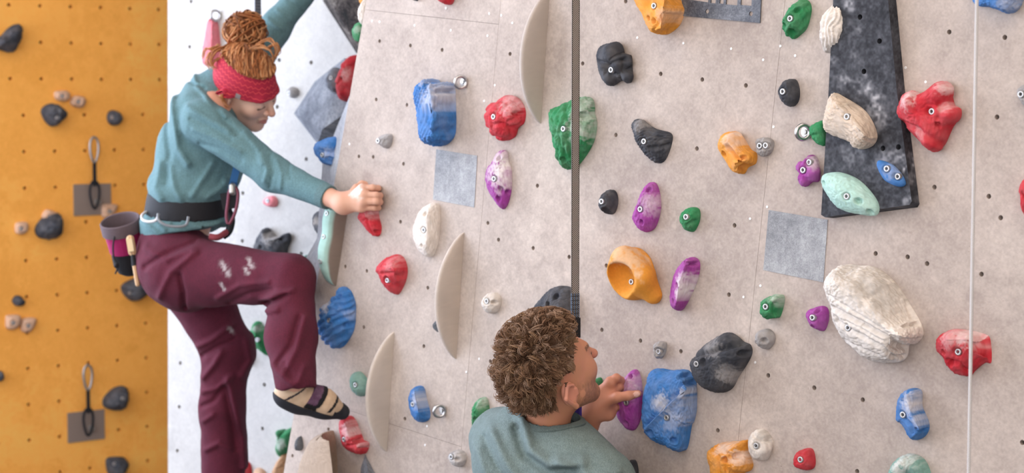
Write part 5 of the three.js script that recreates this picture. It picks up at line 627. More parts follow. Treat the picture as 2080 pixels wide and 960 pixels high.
function hand(w, mcp, pip, dip, tip, thumb, r, k = 0.008) {
  const P = []; mcp.forEach((m, i) => { P.push(cap(w[Math.min(i, w.length - 1)], m, r * 1.75, r * 1.3, 0.014)); });
  for (let i = 0; i + 1 < mcp.length; i++) P.push(cap(mcp[i], mcp[i + 1], r * 1.15, r * 1.15, 0.01));
  mcp.forEach((m, i) => { const q = i === 3 ? 0.86 : 1; P.push(cap(m, pip[i], r * 1.12 * q, r * q, 0.005), cap(pip[i], dip[i], r * 1.04 * q, r * 0.92 * q, 0.004), cap(dip[i], tip[i], r * 0.95 * q, r * 0.78 * q, 0.004)); });
  P.push(cap(thumb[0], thumb[1], r * 1.6, r * 1.25, 0.016), cap(thumb[1], thumb[2], r * 1.18, r * 1.1, 0.006), cap(thumb[2], thumb[3], r * 1.15, r * 0.85, 0.005));
  return P;
}
// ------------------------------------------------------------------ the climber with the headband
{
  const t = thing('person', 'climber in teal shirt and maroon trousers with red headband, stepping across the wall', 'person', [-.9304,.9001,-6.0653]);
  const O = [t.position.x, t.position.y, t.position.z], put = (g) => g.translate(-O[0], -O[1], -O[2]);
  const head = headSpace([-.8169,2.3272,-5.9171], [0.80, -0.54, 0.26], [0.30, 0.74, 0.60], 1.0);
  // joints
  const shN = [-.931,2.2318,-5.81], elN = [-.7074,2.0784,-5.6988], wrN = [-.4867,1.9977,-5.5426], shF = [-.8652,2.3233,-6.0973], elF = [-.7508,2.5262,-6.1319], wrF = [-.5501,2.7829,-6.1804];
  const hipN = [-1.0187,1.7785,-5.8376], knN = [-.6502,1.7702,-5.6365], anN = [-.6211,1.4927,-5.4361], hipF = [-1.0165,1.7216,-6.0541], knF = [-.9011,1.5147,-6.0393], anF = [-.918,1.0009,-6.0425];
  const skin = lin('#d9a98f'), pale = lin('#e7c8b8'), flush = lin('#cf8d77');
  // body: head, hand and all that the clothes hide, one surface
  const bodyP = [cap([-1.0191,1.912,-5.9375], [-.9581,2.1478,-5.9544], 0.085, 0.1), cap([-.9581,2.1478,-5.9544], [-.9138,2.2772,-5.9537], 0.1, 0.06), cap([-.9241,2.2625,-5.8724], [-.8736,2.3,-6.0455], 0.06, 0.06), cap([-.9138,2.2772,-5.9537], [-.8515,2.3379,-5.948], 0.05, 0.046),
    cap(shN, elN, 0.05, 0.036), cap(elN, wrN, 0.038, 0.025), cap(shF, elF, 0.045, 0.036), cap(elF, wrF, 0.036, 0.024), cap([-1.0496,1.8435,-5.9325], [-1.0208,1.7817,-5.9381], 0.09, 0.1), cap(hipN, knN, 0.07, 0.042), cap(knN, anN, 0.042, 0.03), cap(hipF, knF, 0.07, 0.045), cap(knF, anF, 0.042, 0.03)];
  const handP = hand([[-.4838,2.0019,-5.5429], [-.4838,1.9991,-5.5427], [-.4853,1.9948,-5.5424], [-.4867,1.9906,-5.5421]],
    [[-.4307,2.0428,-5.5208], [-.4253,2.0252,-5.5045], [-.4267,2.0055,-5.503], [-.4331,1.9866,-5.5117]], [[-.4006,2.0445,-5.5159], [-.3892,2.0243,-5.4944], [-.3892,2.006,-5.493], [-.3959,1.9869,-5.5067]],
    [[-.386,2.0424,-5.5307], [-.3793,2.0219,-5.5142], [-.3793,2.0035,-5.5129], [-.3843,1.986,-5.5217]], [[-.3849,2.0384,-5.5555], [-.38,2.019,-5.5441], [-.38,2.0005,-5.5428], [-.3849,1.9829,-5.5515]],
    [[-.4676,2.0184,-5.5541], [-.4513,2.0407,-5.5657], [-.4368,2.0515,-5.5815], [-.4185,2.0512,-5.5865]], 0.0094);
  handP.push(cap(elN, wrN, 0.036, 0.026, 0.02), cap(wrN, [-.4753,2.0005,-5.5428], 0.026, 0.022, 0.02));
  const skinC = (x, y, z) => { const k = 0.5 + 0.5 * noise3(x * 40, y * 40, z * 40); return mix3(skin, flush, 0.35 * k); };
  const chalky = (x, y, z) => { const c = skinC(x, y, z), k = len3(sub3([x, y, z], [-.4416,2.0289,-5.5147])); return mix3(c, [0.85, 0.82, 0.8], 0.85 * sstep(0.03, 0.008, k + 0.012 * noise3(x * 130, y * 130, z * 130))); };
  const hf = field(headPrims(false));
  const faceC = (x, y, z) => {
    let c = mix3(skin, pale, 0.35 + 0.2 * noise3(x * 50, y * 50, z * 50)); const ax = Math.abs(x);
    c = mix3(c, flush, 0.6 * sstep(0.022, 0.008, Math.hypot(ax * 0.8, y + 0.02, z - 0.108)) + 0.3 * sstep(0.03, 0.012, Math.hypot(ax - 0.042, y + 0.02, (z - 0.07) * 0.6)));
    if (z > 0.07) { const lid = y - 0.001 + 0.12 * (ax - 0.031) * (ax - 0.031) * 40; if (Math.abs(ax - 0.031) < 0.015 && Math.abs(lid) < 0.0028) c = lin('#5a3a2c'); if (Math.abs(ax - 0.032) < 0.018 && Math.abs(y - 0.029 + (ax - 0.03) * 0.12) < 0.0035) c = mix3(c, lin('#8a5a3c'), 0.7); if (ax < 0.021 && Math.abs(y + 0.059) < 0.011 - ax * 0.25 && z > 0.078) c = mix3(c, lin('#b8605a'), 0.75); }
    return c;
  };
  const bf = field(bodyP), bodyPts = [[-1.1108,2.7519,-5.7471], [-.42,.9466,-6.219], [-1.2277,2.7995,-6.3521], [-.36,1.1399,-5.3306]], [bl, bh] = boundsOf(bodyPts, 0.05);
  const g1 = meshField(bf, bl, bh, 0.012, skinC), [hl, hh] = boundsOf([[-.531,2.077,-5.448], [-.3694,1.9532,-5.6396]], 0.03), g2 = meshField(field(handP), hl, hh, 0.003, chalky);
  const g3 = mapGeometry(meshField(hf, [-0.1, -0.17, -0.12], [0.1, 0.14, 0.13], 0.003, faceC), head);
  part('body', put(mergeGeometries([g1, g2, g3])), skinMat, t);
  // shirt
  const torsoP = [cap([-1.0176,1.8891,-5.9358], [-.9978,1.9835,-5.9426], 0.132, 0.12), cap([-.9978,1.9835,-5.9426], [-.9596,2.1478,-5.9544], 0.122, 0.128, 0.05), cap([-.9596,2.1478,-5.9544], [-.9337,2.2452,-5.9614], 0.128, 0.098, 0.05), cap([-.9558,2.246,-5.8812], [-.8702,2.3,-6.0756], 0.078, 0.07, 0.05), cap([-.9398,2.3061,-5.9658], [-.9032,2.3425,-5.9583], 0.07, 0.058, 0.05)];
  const tf = field(torsoP), armP = field([cap(shN, elN, 0.07, 0.049, 0.02), cap(elN, [-.5265,2.0103,-5.5736], 0.049, 0.0345, 0.03)]), farP = field([cap(shF, elF, 0.062, 0.046), cap(elF, [-.5721,2.7578,-6.1786], 0.046, 0.038)]);
  const sf = folds([
    [0.012, 0.012, [[-1.0408,2.303,-5.9154], [-1.0257,2.2396,-5.9109], [-1.0106,2.1491,-5.9044], [-.9803,2.1038,-5.9011]]], [0.01, -0.007, [[-1.062,2.2396,-5.9109], [-1.0408,2.134,-5.9033], [-1.0514,2.0435,-5.8968]]], [0.012, 0.007, [[-1.0741,2.1038,-5.9011], [-1.0862,2.0284,-5.8957], [-1.0665,1.9982,-5.8935]]],
    [0.009, 0.006, [[-1.0438,2.1038,-5.9011], [-1.0212,2.0284,-5.8957], [-1.0015,1.9952,-5.8933]]], [0.009, 0.006, [[-.9077,2.1038,-5.9011], [-.9455,2.0435,-5.8968], [-.9682,2.0058,-5.8941]]], [0.009, 0.005, [[-.8472,2.0737,-5.8989], [-.8926,2.0208,-5.8951], [-.9228,2.0012,-5.8937]]], [0.008, 0.006, [[-.8744,2.051,-5.8973], [-.8623,2.0208,-5.8951]]],
    [0.008, -0.007, [[-.9077,2.3075,-5.9157], [-.8623,2.2396,-5.9109], [-.8169,2.1944,-5.9076]]], [0.008, 0.006, [[-.9741,2.2777,-5.8133], [-.9072,2.2407,-5.8107], [-.8403,2.208,-5.8083]]], [0.007, -0.005, [[-.9592,2.2407,-5.8107], [-.8923,2.214,-5.8088], [-.8328,2.1813,-5.8064]]], [0.007, 0.005, [[-.9518,2.208,-5.8083], [-.8774,2.1813,-5.8064], [-.8031,2.1442,-5.8037]]], [0.007, -0.004, [[-.9369,2.1665,-5.8053], [-.87,2.1517,-5.8043], [-.8031,2.1146,-5.8016]]],
    [0.007, 0.005, [[-.7962,2.2,-5.7576], [-.7519,2.1529,-5.7542], [-.7372,2.1088,-5.7511]]], [0.006, 0.004, [[-.7381,2.1396,-5.7032], [-.7191,2.0886,-5.6995], [-.7308,2.0551,-5.6971]]], [0.006, -0.004, [[-.7162,2.1324,-5.7026], [-.7015,2.0813,-5.699], [-.7132,2.0405,-5.696]]], [0.006, 0.004, [[-.6928,2.1178,-5.7016], [-.6752,2.0813,-5.699], [-.6796,2.0376,-5.6958]]], [0.005, -0.003, [[-.6577,2.1032,-5.7005], [-.6489,2.0668,-5.6979]]],
    [0.007, 0.005, [[-1.1195,1.9228,-5.8881], [-1.0741,1.8926,-5.8859], [-1.0287,1.885,-5.8854]]], [0.006, 0.006, [[-1.0923,1.9379,-5.8892], [-1.0514,1.9047,-5.8868]]], [0.007, 0.005, [[-.9985,1.9303,-5.8886], [-.9379,1.9077,-5.887], [-.8926,1.9228,-5.8881]]], [0.006, -0.005, [[-1.0287,1.9197,-5.8879], [-.9682,1.8926,-5.8859]]], [0.007, 0.006, [[-.984,2.3791,-5.971], [-.9612,2.338,-5.968], [-.9154,2.3,-5.9653], [-.8544,2.2467,-5.9615]]], [0.005, -0.007, [[-.9947,2.3517,-5.969], [-.9642,2.3426,-5.9684], [-.9383,2.3304,-5.9675]]],
    [0.007, 0.005, [[-.7695,2.5496,-6.1336], [-.7273,2.5184,-6.1314]]], [0.006, 0.004, [[-.7429,2.5777,-6.1356], [-.696,2.5465,-6.1334]]], [0.006, -0.004, [[-.7038,2.612,-6.1381], [-.6694,2.5777,-6.1356]]]]);
  const hemC = [-1.0176,1.8891,-5.9358], hemN = nrm3([0.119, -0.99, 0.06]), cuffC = [-.5327,2.0115,-5.5787], cuffN = nrm3(sub3(wrN, elN)), neckC = head.toWorld([0, -0.115, -0.045]), neckN = head.u;
  const beltC = [-.9962,1.982,-5.9425], beltN = nrm3([0.04, 0.97, 0.2]);
  const shirtF = (x, y, z) => {
    let d = tf(x, y, z); const a = armP(x, y, z), b = farP(x, y, z), p = [x, y, z];
    const hb = dot3(sub3(p, beltC), beltN); d += 0.014 * Math.exp(-hb * hb / 0.0009) - 0.006 * Math.exp(-Math.pow((hb - 0.06) / 0.03, 2)) - 0.006 * Math.exp(-Math.pow((hb + 0.05) / 0.018, 2));
    const k1 = 0.022, h1 = Math.max(k1 - Math.abs(d - a), 0) / k1; d = Math.min(d, a) - h1 * h1 * k1 * 0.25; const k2 = 0.03, h2 = Math.max(k2 - Math.abs(d - b), 0) / k2; d = Math.min(d, b) - h2 * h2 * k2 * 0.25;
    d -= 1.35 * sf(x, y, z) + 0.005 * fbm(x * 13, y * 17, z * 13, 3); d = Math.max(d, dot3(sub3(p, hemC), hemN) - 0.012 * noise3(x * 18, 3, z * 18));
    const cu = dot3(sub3(p, cuffC), cuffN); if (a < 0.06 && cu > -0.03) d = Math.max(d, cu);
    return Math.max(d, -(len3(sub3(p, add3(neckC, neckN, 0.02))) - 0.066)) ;
  };
  const teal = lin('#7fa8ae'), teal2 = lin('#6d979e'), tealC = (x, y, z) => { const k = 0.5 + 0.5 * fbm(x * 200, y * 60, z * 200, 2); return mix3(teal, teal2, k); };
  const [sl, sh] = boundsOf([[-1.1181,1.8627,-5.6833], [-.5449,2.8115,-6.3028], [-1.2162,1.8243,-6.1818], [-.4936,1.9765,-5.4909]], 0.03);
  part('shirt', put(meshField(shirtF, sl, sh, 0.0075, tealC)), cloth(), t);
  // inside of the collar, cuff band
  part('cuff', put(meshField((x, y, z) => { const p = [x, y, z], a = armP(x, y, z) - 0.0015, cu = dot3(sub3(p, cuffC), cuffN); return Math.max(a, Math.abs(cu + 0.012) - 0.014); }, ...boundsOf([cuffC], 0.07), 0.004, () => lin('#76999e'))), cloth(), t);
  // harness
  const black = lin('#1d1e26');
  part('harness_belt', put(meshField((x, y, z) => { const p = [x, y, z], hb = dot3(sub3(p, beltC), beltN); return Math.max(tf(x, y, z) + 0.004, Math.abs(hb - 0.002) - 0.029) - 0.002; }, ...boundsOf([beltC], 0.2), 0.006, () => black)), cloth(0.75), t);
  const loopMat = std({ color: 0xd4d2d2, roughness: 0.4 }), wine = std({ color: 0x6d3545, roughness: 0.5 });
  part('gear_loop', put(tube([[-1.118,1.956,-5.8905], [-1.1261,1.9445,-5.8295], [-1.1192,1.9338,-5.8087], [-1.0946,1.9292,-5.7883], [-1.0719,1.9357,-5.7787], [-1.0678,1.9529,-5.79]], 0.0045, 8)), loopMat, t, 'pale gear loop at the back of the harness');
  part('gear_loop', put(tube([[-1.0684,1.9532,-5.785], [-1.065,1.936,-5.7738], [-1.0448,1.9216,-5.7677], [-1.0078,1.9157,-5.7673], [-.982,1.9212,-5.7727], [-.9754,1.9446,-5.7794]], 0.0045, 8)), std({ color: 0x7e8388, roughness: 0.5 }), t, 'grey gear loop at the side of the harness');
  part('buckle', put(new THREE.BoxGeometry(0.045, 0.05, 0.03).rotateZ(0.15).translate(...[-.8581,1.9914,-5.8228])), M.black, t);
  part('belay_loop', put(tube([[-.8685,1.9628,-5.8509], [-.855,1.9334,-5.8387], [-.864,1.896,-5.8361], [-.882,1.8811,-5.835]], 0.012, 8)), M.black, t);
  part('leg_strap', put(tube([[-.867,1.896,-5.8361], [-.8923,1.8817,-5.7849], [-.9146,1.8847,-5.7851]], 0.010, 8)), std({ color: 0x8a3a44, roughness: 0.8 }), t);
  // trousers
  const hemTC = [-.6194,1.4744,-5.4449], hemTN = nrm3([0.05, -1, 0.1]), butt = field([cap([-1.0481,1.8389,-5.9322], [-1.0178,1.7741,-5.9376], 0.112, 0.12, 0.05), cap([-1.0037,1.7725,-5.8372], knN, 0.112, 0.068, 0.05), cap([-1.0408,1.787,-5.8784], [-.9985,1.7568,-5.8762], 0.105, 0.1, 0.05)]);
  const shinN = field([cap(knN, [-.6424,1.6079,-5.5447], 0.066, 0.072, 0.03), cap([-.6424,1.6079,-5.5447], [-.6191,1.4842,-5.4556], 0.072, 0.06, 0.03)]), legF = field([cap([-1.0086,1.7178,-6.0438], knF, 0.105, 0.078, 0.04), cap(knF, [-.9228,1.3171,-6.0451], 0.08, 0.068, 0.03), cap([-.9228,1.3171,-6.0451], [-.921,1.028,-6.0645], 0.068, 0.068)]);
  const tfold = folds([
    [0.008, -0.009, [[-.9934,1.7734,-5.7771], [-.9845,1.7215,-5.7734], [-.9934,1.6696,-5.7697]]], [0.012, 0.006, [[-1.11,1.8512,-5.8328], [-1.035,1.8212,-5.8307], [-.96,1.8512,-5.8328]]], [0.009, -0.006, [[-1.11,1.7913,-5.8285], [-1.05,1.8287,-5.8312], [-.96,1.8661,-5.8339]]], [0.01, 0.006, [[-1.065,1.7015,-5.8221], [-1.02,1.7838,-5.828], [-.945,1.8437,-5.8323]]],
    [0.008, 0.005, [[-.8774,1.7067,-5.7723], [-.8031,1.7512,-5.7755], [-.7138,1.766,-5.7766]]], [0.008, -0.005, [[-.8477,1.6918,-5.7713], [-.7733,1.7289,-5.7739], [-.699,1.7437,-5.775]]], [0.008, 0.007, [[-.7381,1.7096,-5.6723], [-.6869,1.7315,-5.6739], [-.6358,1.746,-5.6749]]], [0.007, -0.008, [[-.7395,1.6994,-5.6716], [-.6942,1.7096,-5.6723], [-.6577,1.7315,-5.6739]]], [0.008, 0.006, [[-.7308,1.6804,-5.6702], [-.6796,1.6906,-5.6709]]],
    [0.010, 0.007, [[-.5959,1.6698,-5.5692], [-.6146,1.5839,-5.563], [-.6462,1.5266,-5.5589]]], [0.008, -0.006, [[-.6146,1.6698,-5.5692], [-.6318,1.5982,-5.564], [-.6677,1.5481,-5.5604]]], [0.010, 0.008, [[-.6831,1.5406,-5.5098], [-.6546,1.5165,-5.508], [-.619,1.4938,-5.5064]]], [0.008, -0.006, [[-.6475,1.5477,-5.5103], [-.6262,1.5122,-5.5077]]], [0.008, 0.006, [[-.5906,1.5406,-5.5098], [-.6048,1.498,-5.5067]]],
    [0.009, 0.007, [[-.9846,1.5251,-5.9598], [-.9385,1.5481,-5.9615], [-.8769,1.5941,-5.9648]]], [0.009, -0.007, [[-.9723,1.4944,-5.9576], [-.9231,1.5251,-5.9598], [-.8692,1.5481,-5.9615]]], [0.010, 0.008, [[-.9723,1.4253,-5.9526], [-.9308,1.4714,-5.956], [-.9077,1.5097,-5.9587]]], [0.008, 0.006, [[-.9769,1.3793,-5.9493], [-.9231,1.3946,-5.9504], [-.8769,1.433,-5.9532]]], [0.008, -0.006, [[-.9754,1.3333,-5.946], [-.9385,1.3517,-5.9474], [-.9077,1.3946,-5.9504]]], [0.008, 0.005, [[-.9723,1.2872,-5.9427], [-.9385,1.3102,-5.9444]]],
    [0.012, 0.010, [[-.8892,1.4253,-5.9526], [-.8692,1.3333,-5.946], [-.8492,1.2258,-5.9383], [-.8462,1.1338,-5.9317]]], [0.010, -0.008, [[-.9,1.3946,-5.9504], [-.8846,1.3026,-5.9438], [-.8769,1.1952,-5.9361]]], [0.012, 0.008, [[-.8308,1.5481,-5.9615], [-.8185,1.479,-5.9565], [-.8462,1.433,-5.9532]]], [0.009, 0.006, [[-.9662,1.1952,-5.9361], [-.9231,1.2182,-5.9378], [-.8846,1.1952,-5.9361]]]]);
  const trouF = (x, y, z) => {
    const p = [x, y, z]; let d = butt(x, y, z), a = shinN(x, y, z), b = legF(x, y, z), k = 0.03, h = Math.max(k - Math.abs(d - a), 0) / k; d = Math.min(d, a) - h * h * k * 0.25; k = 0.02; h = Math.max(k - Math.abs(d - b), 0) / k; d = Math.min(d, b) - h * h * k * 0.25;
    d -= 1.5 * tfold(x, y, z) + 0.006 * fbm(x * 12, y * 12, z * 12, 3); if (a < 0.08) { const q = dot3(sub3(p, hemTC), hemTN); if (q > -0.04) d = Math.max(d, q - 0.006 * noise3(x * 40, 1, z * 40)); }
    return Math.max(d, dot3(sub3(p, add3(hemC, hemN, -0.03)), hemN.map((v) => -v)));
  };
  const mar = lin('#76263f'), mar2 = lin('#641d36'), chk = [0.8, 0.72, 0.72];
  const spots = [[[-.8477,1.7974,-5.7588], 0.028], [[-.77,1.8172,-5.7001], 0.02], [[-.8566,1.7457,-5.7551], 0.016], [[-.7803,1.7953,-5.6985], 0.014], [[-.8769,1.5788,-5.9637], 0.014]];
  const marC = (x, y, z) => { let c = mix3(mar, mar2, 0.5 + 0.5 * fbm(x * 30, y * 30, z * 30, 3)); for (const [q, r] of spots) { const u = (x - q[0]) + (y - q[1]) * 0.5, v = (y - q[1]), k = Math.hypot(u * 1.7, v) / r, n = noise3(u * 190, v * 45, 4); if (k < 1.2 && z > q[2] - 0.1) c = mix3(c, chk, clamp(0.75 * sstep(1.1, 0.5, k) * sstep(0.05, 0.45, n), 0, 0.75)); } return c; };
  const [tl, th2] = boundsOf([[-1.2241,1.8877,-6.1864], [-.5262,1.4852,-5.3554], [-1.0338,.9466,-6.219], [-1.1056,1.9276,-5.5877]], 0.03);
  part('trousers', put(meshField(trouF, tl, th2, 0.0085, marC)), cloth(0.95), t);
  // climbing shoes
  function shoe(heel, ankle, ball, toe, up) {
    const ff = field([cap(heel, mix3(heel, ball, 0.5), 0.034, 0.034, 0.03), cap(mix3(heel, ball, 0.4), ball, 0.036, 0.038, 0.03), cap(ball, toe, 0.037, 0.02, 0.03), cap(ankle, mix3(heel, ball, 0.3), 0.036, 0.036, 0.03), cap(heel, ankle, 0.031, 0.034, 0.02)]);
    const dir = nrm3(sub3(toe, heel)), upv = nrm3(add3(up, dir, -dot3(up, dir))), along = (p) => dot3(sub3(p, heel), dir) / len3(sub3(toe, heel)), hgt = (p) => dot3(sub3(p, mix3(heel, toe, clamp(along(p), 0, 1))), upv);
    const B = boundsOf([heel, ankle, toe], 0.06), tan = lin('#d9bfa2'), tan2 = lin('#c6a98c');
    part('shoe', put(meshField(ff, B[0], B[1], 0.0035, (x, y, z) => { const p = [x, y, z], s = along(p); if (Math.abs(s - 0.72 - hgt(p) * 2.2) < 0.028 && hgt(p) > -0.005) return lin('#15151a'); if (Math.abs(s + 0.02 - hgt(p) * 4) < 0.02 && hgt(p) < 0.05) return lin('#23202a'); return mix3(tan, tan2, 0.5 + 0.5 * noise3(x * 120, y * 120, z * 120)); })), std({ vertexColors: true, roughness: 0.85 }), t, 'tan climbing shoe upper');
    part('shoe_sole', put(meshField((x, y, z) => { const p = [x, y, z], s = along(p), h = hgt(p), cut = s > 0.82 ? (0.84 - s) * 0.22 : -0.013 + 0.01 * Math.max(0, 0.25 - s); const lower = h - Math.max(cut, -0.013) - (s > 0.84 ? (s - 0.84) * 0.3 : 0); return Math.max(ff(x, y, z) - 0.0035, lower); }, B[0], B[1], 0.0035, () => lin('#25262d'))), std({ vertexColors: true, roughness: 0.8 }), t, 'black rubber sole and toe rand');
    part('shoe_strap', put(meshField((x, y, z) => { const p = [x, y, z], s = along(p) - hgt(p) * 1.6; return Math.max(ff(x, y, z) - 0.0045, Math.abs(s - 0.40) - 0.115, -hgt(p) - 0.012); }, B[0], B[1], 0.0035, (x, y, z) => { const p = [x, y, z], s = along(p) - hgt(p) * 1.6; return s > 0.44 || hgt(p) < 0.004 ? lin('#16151b') : mix3(lin('#6b3f63'), lin('#8a6a86'), 0.5 + 0.5 * noise3(x * 90, y * 160, z * 90)); })), cloth(), t, 'purple hook strap');
  }
  shoe([-.6468,1.4529,-5.4734], [-.6233,1.4912,-5.4561], [-.546,1.4212,-5.5112], [-.4955,1.3916,-5.5342], [0.2, 1, 0.1]);
  shoe([-.9351,.9294,-6.0775], [-.921,.9809,-6.0611], [-.8585,.9046,-6.1158], [-.8067,.8899,-6.1448], [0.1, 1, 0]);
  // headband with printed mountain lines
  {
    const top = 0.110, low = 0.014, bandF = (x, y, z) => Math.max(hf(x, y, z) - 0.0085, -(hf(x, y, z) - 0.002), y - top + 0.03 * z, low + 0.2 * z - y);
    const g = meshField(bandF, [-0.1, -0.06, -0.14], [0.1, 0.14, 0.13], 0.0028, () => [1, 1, 1]), p = g.attributes.position, uv = g.attributes.uv;
    for (let i = 0; i < p.count; i += 3) { let a0 = null; for (let k = 0; k < 3; k++) { let a = Math.atan2(p.getX(i + k), p.getZ(i + k) + 0.015); if (a0 === null) a0 = a; else if (a - a0 > 3) a -= 6.2832; else if (a - a0 < -3) a += 6.2832; uv.setXY(i + k, a / 6.2832 + 0.5, (p.getY(i + k) + 0.03) / 0.14); } }
    const cv = document.createElement('canvas'); cv.width = 1024; cv.height = 256; const q = cv.getContext('2d'); q.fillStyle = '#a81f3a'; q.fillRect(0, 0, 1024, 256);
    const s0 = seed; seed = 4242; q.lineWidth = 3; q.lineJoin = 'round';
    for (let r = 0; r < 9; r++) { q.strokeStyle = '#e0504f'; q.beginPath(); let x = -10 + rr(0, 20), y = 16 + r * 28; q.moveTo(x, y); while (x < 1040) { x += rr(9, 20); q.lineTo(x, y - rr(5, 15)); x += rr(8, 22); q.lineTo(x, y + rr(-2, 6)); } q.stroke(); } seed = s0;
    const tx = new THREE.CanvasTexture(cv); tx.colorSpace = THREE.SRGBColorSpace; tx.wrapS = THREE.RepeatWrapping;
    g.deleteAttribute('color'); part('headband', put(mapGeometry(g, head)), std({ map: tx, roughness: 0.85 }), t, 'red headband printed with fine mountain lines');
    const a = -1.3; // small woven tag on the band, towards the camera side
    const tagG = new THREE.BoxGeometry(0.016, 0.018, 0.0014), dir = nrm3([Math.sin(a), 0, Math.cos(a)]); let rad = 0.05; while (hf(dir[0] * rad, 0.03, dir[2] * rad) < 0.0092 && rad < 0.2) rad += 0.0005;
    const m = new THREE.Mesh(tagG); m.position.set(dir[0] * rad, 0.03, dir[2] * rad); m.lookAt(dir[0] * rad * 2, 0.026, dir[2] * rad * 2); m.updateMatrix(); tagG.applyMatrix4(m.matrix);
    part('headband_tag', put(mapGeometry(tagG, head)), std({ color: 0x9a8f8e, roughness: 0.8 }), t, 'small grey woven tag');
  }
  // hair: drawn up over the crown into a loose bun
  {
    const B = lockBuffer(), s0 = seed; seed = 311; const tones = ['#a8693f', '#bd8153', '#935a35', '#d09a6b', '#774a2e'].map(lin), bunC = head.toLocal([-.8256,2.5093,-5.9603]), knot = head.toLocal([-.8169,2.4388,-5.9252]);
    const capG = mapGeometry(meshField((x, y, z) => Math.max(hf(x, y, z) - 0.007, 0.1 - y), [-0.1, 0.05, -0.14], [0.1, 0.15, 0.13], 0.004, (x, y, z) => mix3(tones[2], tones[4], 0.5 + 0.5 * noise3(x * 90, y * 20, z * 90))), head); capG.deleteAttribute('uv');
    for (let i = 0; i < 420; i++) {
      const a = rnd() * 6.2832, dir = [Math.sin(a), 0, Math.cos(a)], start = [dir[0] * 0.07, 0.104 + rr(-0.003, 0.008), dir[2] * 0.09 - 0.018]; const pts = [];
      for (let k = 0; k <= 6; k++) { const s = k / 6; let p = mix3(start, add3(knot, [rr(-0.014, 0.014), 0, rr(-0.014, 0.014)]), s); let lift = hf(...p); const tries = 8; for (let q = 0; q < tries && hf(...p) < 0.008 + 0.006 * rnd(); q++) { const e = 0.004, g = nrm3([hf(p[0] + e, p[1], p[2]) - hf(p[0] - e, p[1], p[2]), hf(p[0], p[1] + e, p[2]) - hf(p[0], p[1] - e, p[2]), hf(p[0], p[1], p[2] + e) - hf(p[0], p[1], p[2] - e)]); p = add3(p, g, 0.012 + 0.004 * rnd() - hf(...p)); } pts.push(head.toWorld(p)); }
      lock(B, pts, rr(0.0014, 0.0032), rr(0.0014, 0.0026), tones[Math.floor(rnd() * 5)], 5, 12);
    }
    const bw = head.toWorld(bunC);
    for (let i = 0; i < 260; i++) { // coils of the bun
      const ax = nrm3([rr(-1, 1), rr(-0.5, 1.2), rr(-1, 1)]), p0 = nrm3(cross3(ax, [0.3, 1, 0.2])), p1 = cross3(ax, p0), R = rr(0.035, 0.064), a0 = rnd() * 6.28, sp = rr(1.6, 3.6), off = rr(-0.022, 0.022), pts = [];
      for (let k = 0; k <= 7; k++) { const w = a0 + sp * k / 7, w2 = R * (1 + 0.06 * Math.sin(w * 3)); const q = add3(add3(add3([0, 0, 0], p0, Math.cos(w) * w2), p1, Math.sin(w) * w2), ax, off); pts.push([bw[0] + q[0] * 1.08, bw[1] + q[1] * 0.95, bw[2] + q[2]]); }
      lock(B, pts, rr(0.0018, 0.0045), rr(0.0012, 0.003), tones[Math.floor(rnd() * 5)], 5, 14);
    }
    const loose = [ // loops and wisps that came undone
      [[-.8565,2.4274,-5.8842], [-.8985,2.4195,-5.8636], [-.9179,2.4016,-5.8623], [-.9104,2.4314,-5.8645], [-.894,2.4499,-5.8858]], [[-.8895,2.4499,-5.8858], [-.9164,2.4419,-5.8652], [-.9284,2.412,-5.8631], [-.9164,2.3896,-5.8615]], [[-.8685,2.4574,-5.8864], [-.9029,2.4431,-5.8553], [-.9179,2.4163,-5.8534], [-.9015,2.3866,-5.8613]], [[-.894,2.4621,-5.8967], [-.915,2.4526,-5.876], [-.933,2.4496,-5.8758], [-.942,2.4227,-5.8739]],
      [[-.75,2.4496,-5.8758], [-.7175,2.464,-5.8568], [-.7086,2.4416,-5.8552], [-.7282,2.4161,-5.8433]], [[-.7787,2.4613,-5.8666], [-.74,2.4789,-5.8579], [-.7163,2.4563,-5.8462], [-.7145,2.4223,-5.8538]], [[-.7984,2.4414,-5.8451], [-.7585,2.4558,-5.8261], [-.7257,2.4409,-5.825], [-.7223,2.4116,-5.843]], [[-.8357,2.4488,-5.8457], [-.8179,2.4261,-5.824], [-.8239,2.4068,-5.8226], [-.8179,2.389,-5.8213]], [[-.8521,2.4491,-5.8557], [-.8775,2.4369,-5.8448], [-.8834,2.4221,-5.8437]],
      [[-.8685,2.3299,-5.8572], [-.879,2.3075,-5.8455], [-.8745,2.2851,-5.8439], [-.864,2.2732,-5.8431]], [[-.8715,2.3269,-5.857], [-.8895,2.3,-5.855], [-.8865,2.2671,-5.8527]], [[-.8835,2.342,-5.8781], [-.9015,2.318,-5.8764], [-.9075,2.2925,-5.8745]]];
    for (const L of loose) for (let k = 0; k < 9; k++) lock(B, L.map((p) => add3(p, [rr(-0.006, 0.006), rr(-0.006, 0.006), rr(-0.008, 0.008)])), rr(0.0009, 0.0022), 0.0006, tones[[1, 3, 1, 0, 3][Math.floor(rnd() * 5)]], 5, 14);
    const lg = lockGeo(B).toNonIndexed(); const inner = new THREE.SphereGeometry(0.05, 20, 14).scale(1.08, 0.95, 1).translate(...bw).toNonIndexed(); inner.deleteAttribute('uv'); { const c = new Float32Array(inner.attributes.position.count * 3); for (let i = 0; i < c.length; i += 3) { c[i] = tones[4][0]; c[i + 1] = tones[4][1]; c[i + 2] = tones[4][2]; } inner.setAttribute('color', new THREE.BufferAttribute(c, 3)); }
    part('hair', put(mergeGeometries([lg, capG, inner])), hairMat, t, 'auburn hair tied up in a loose bun'); seed = s0;
  }
}
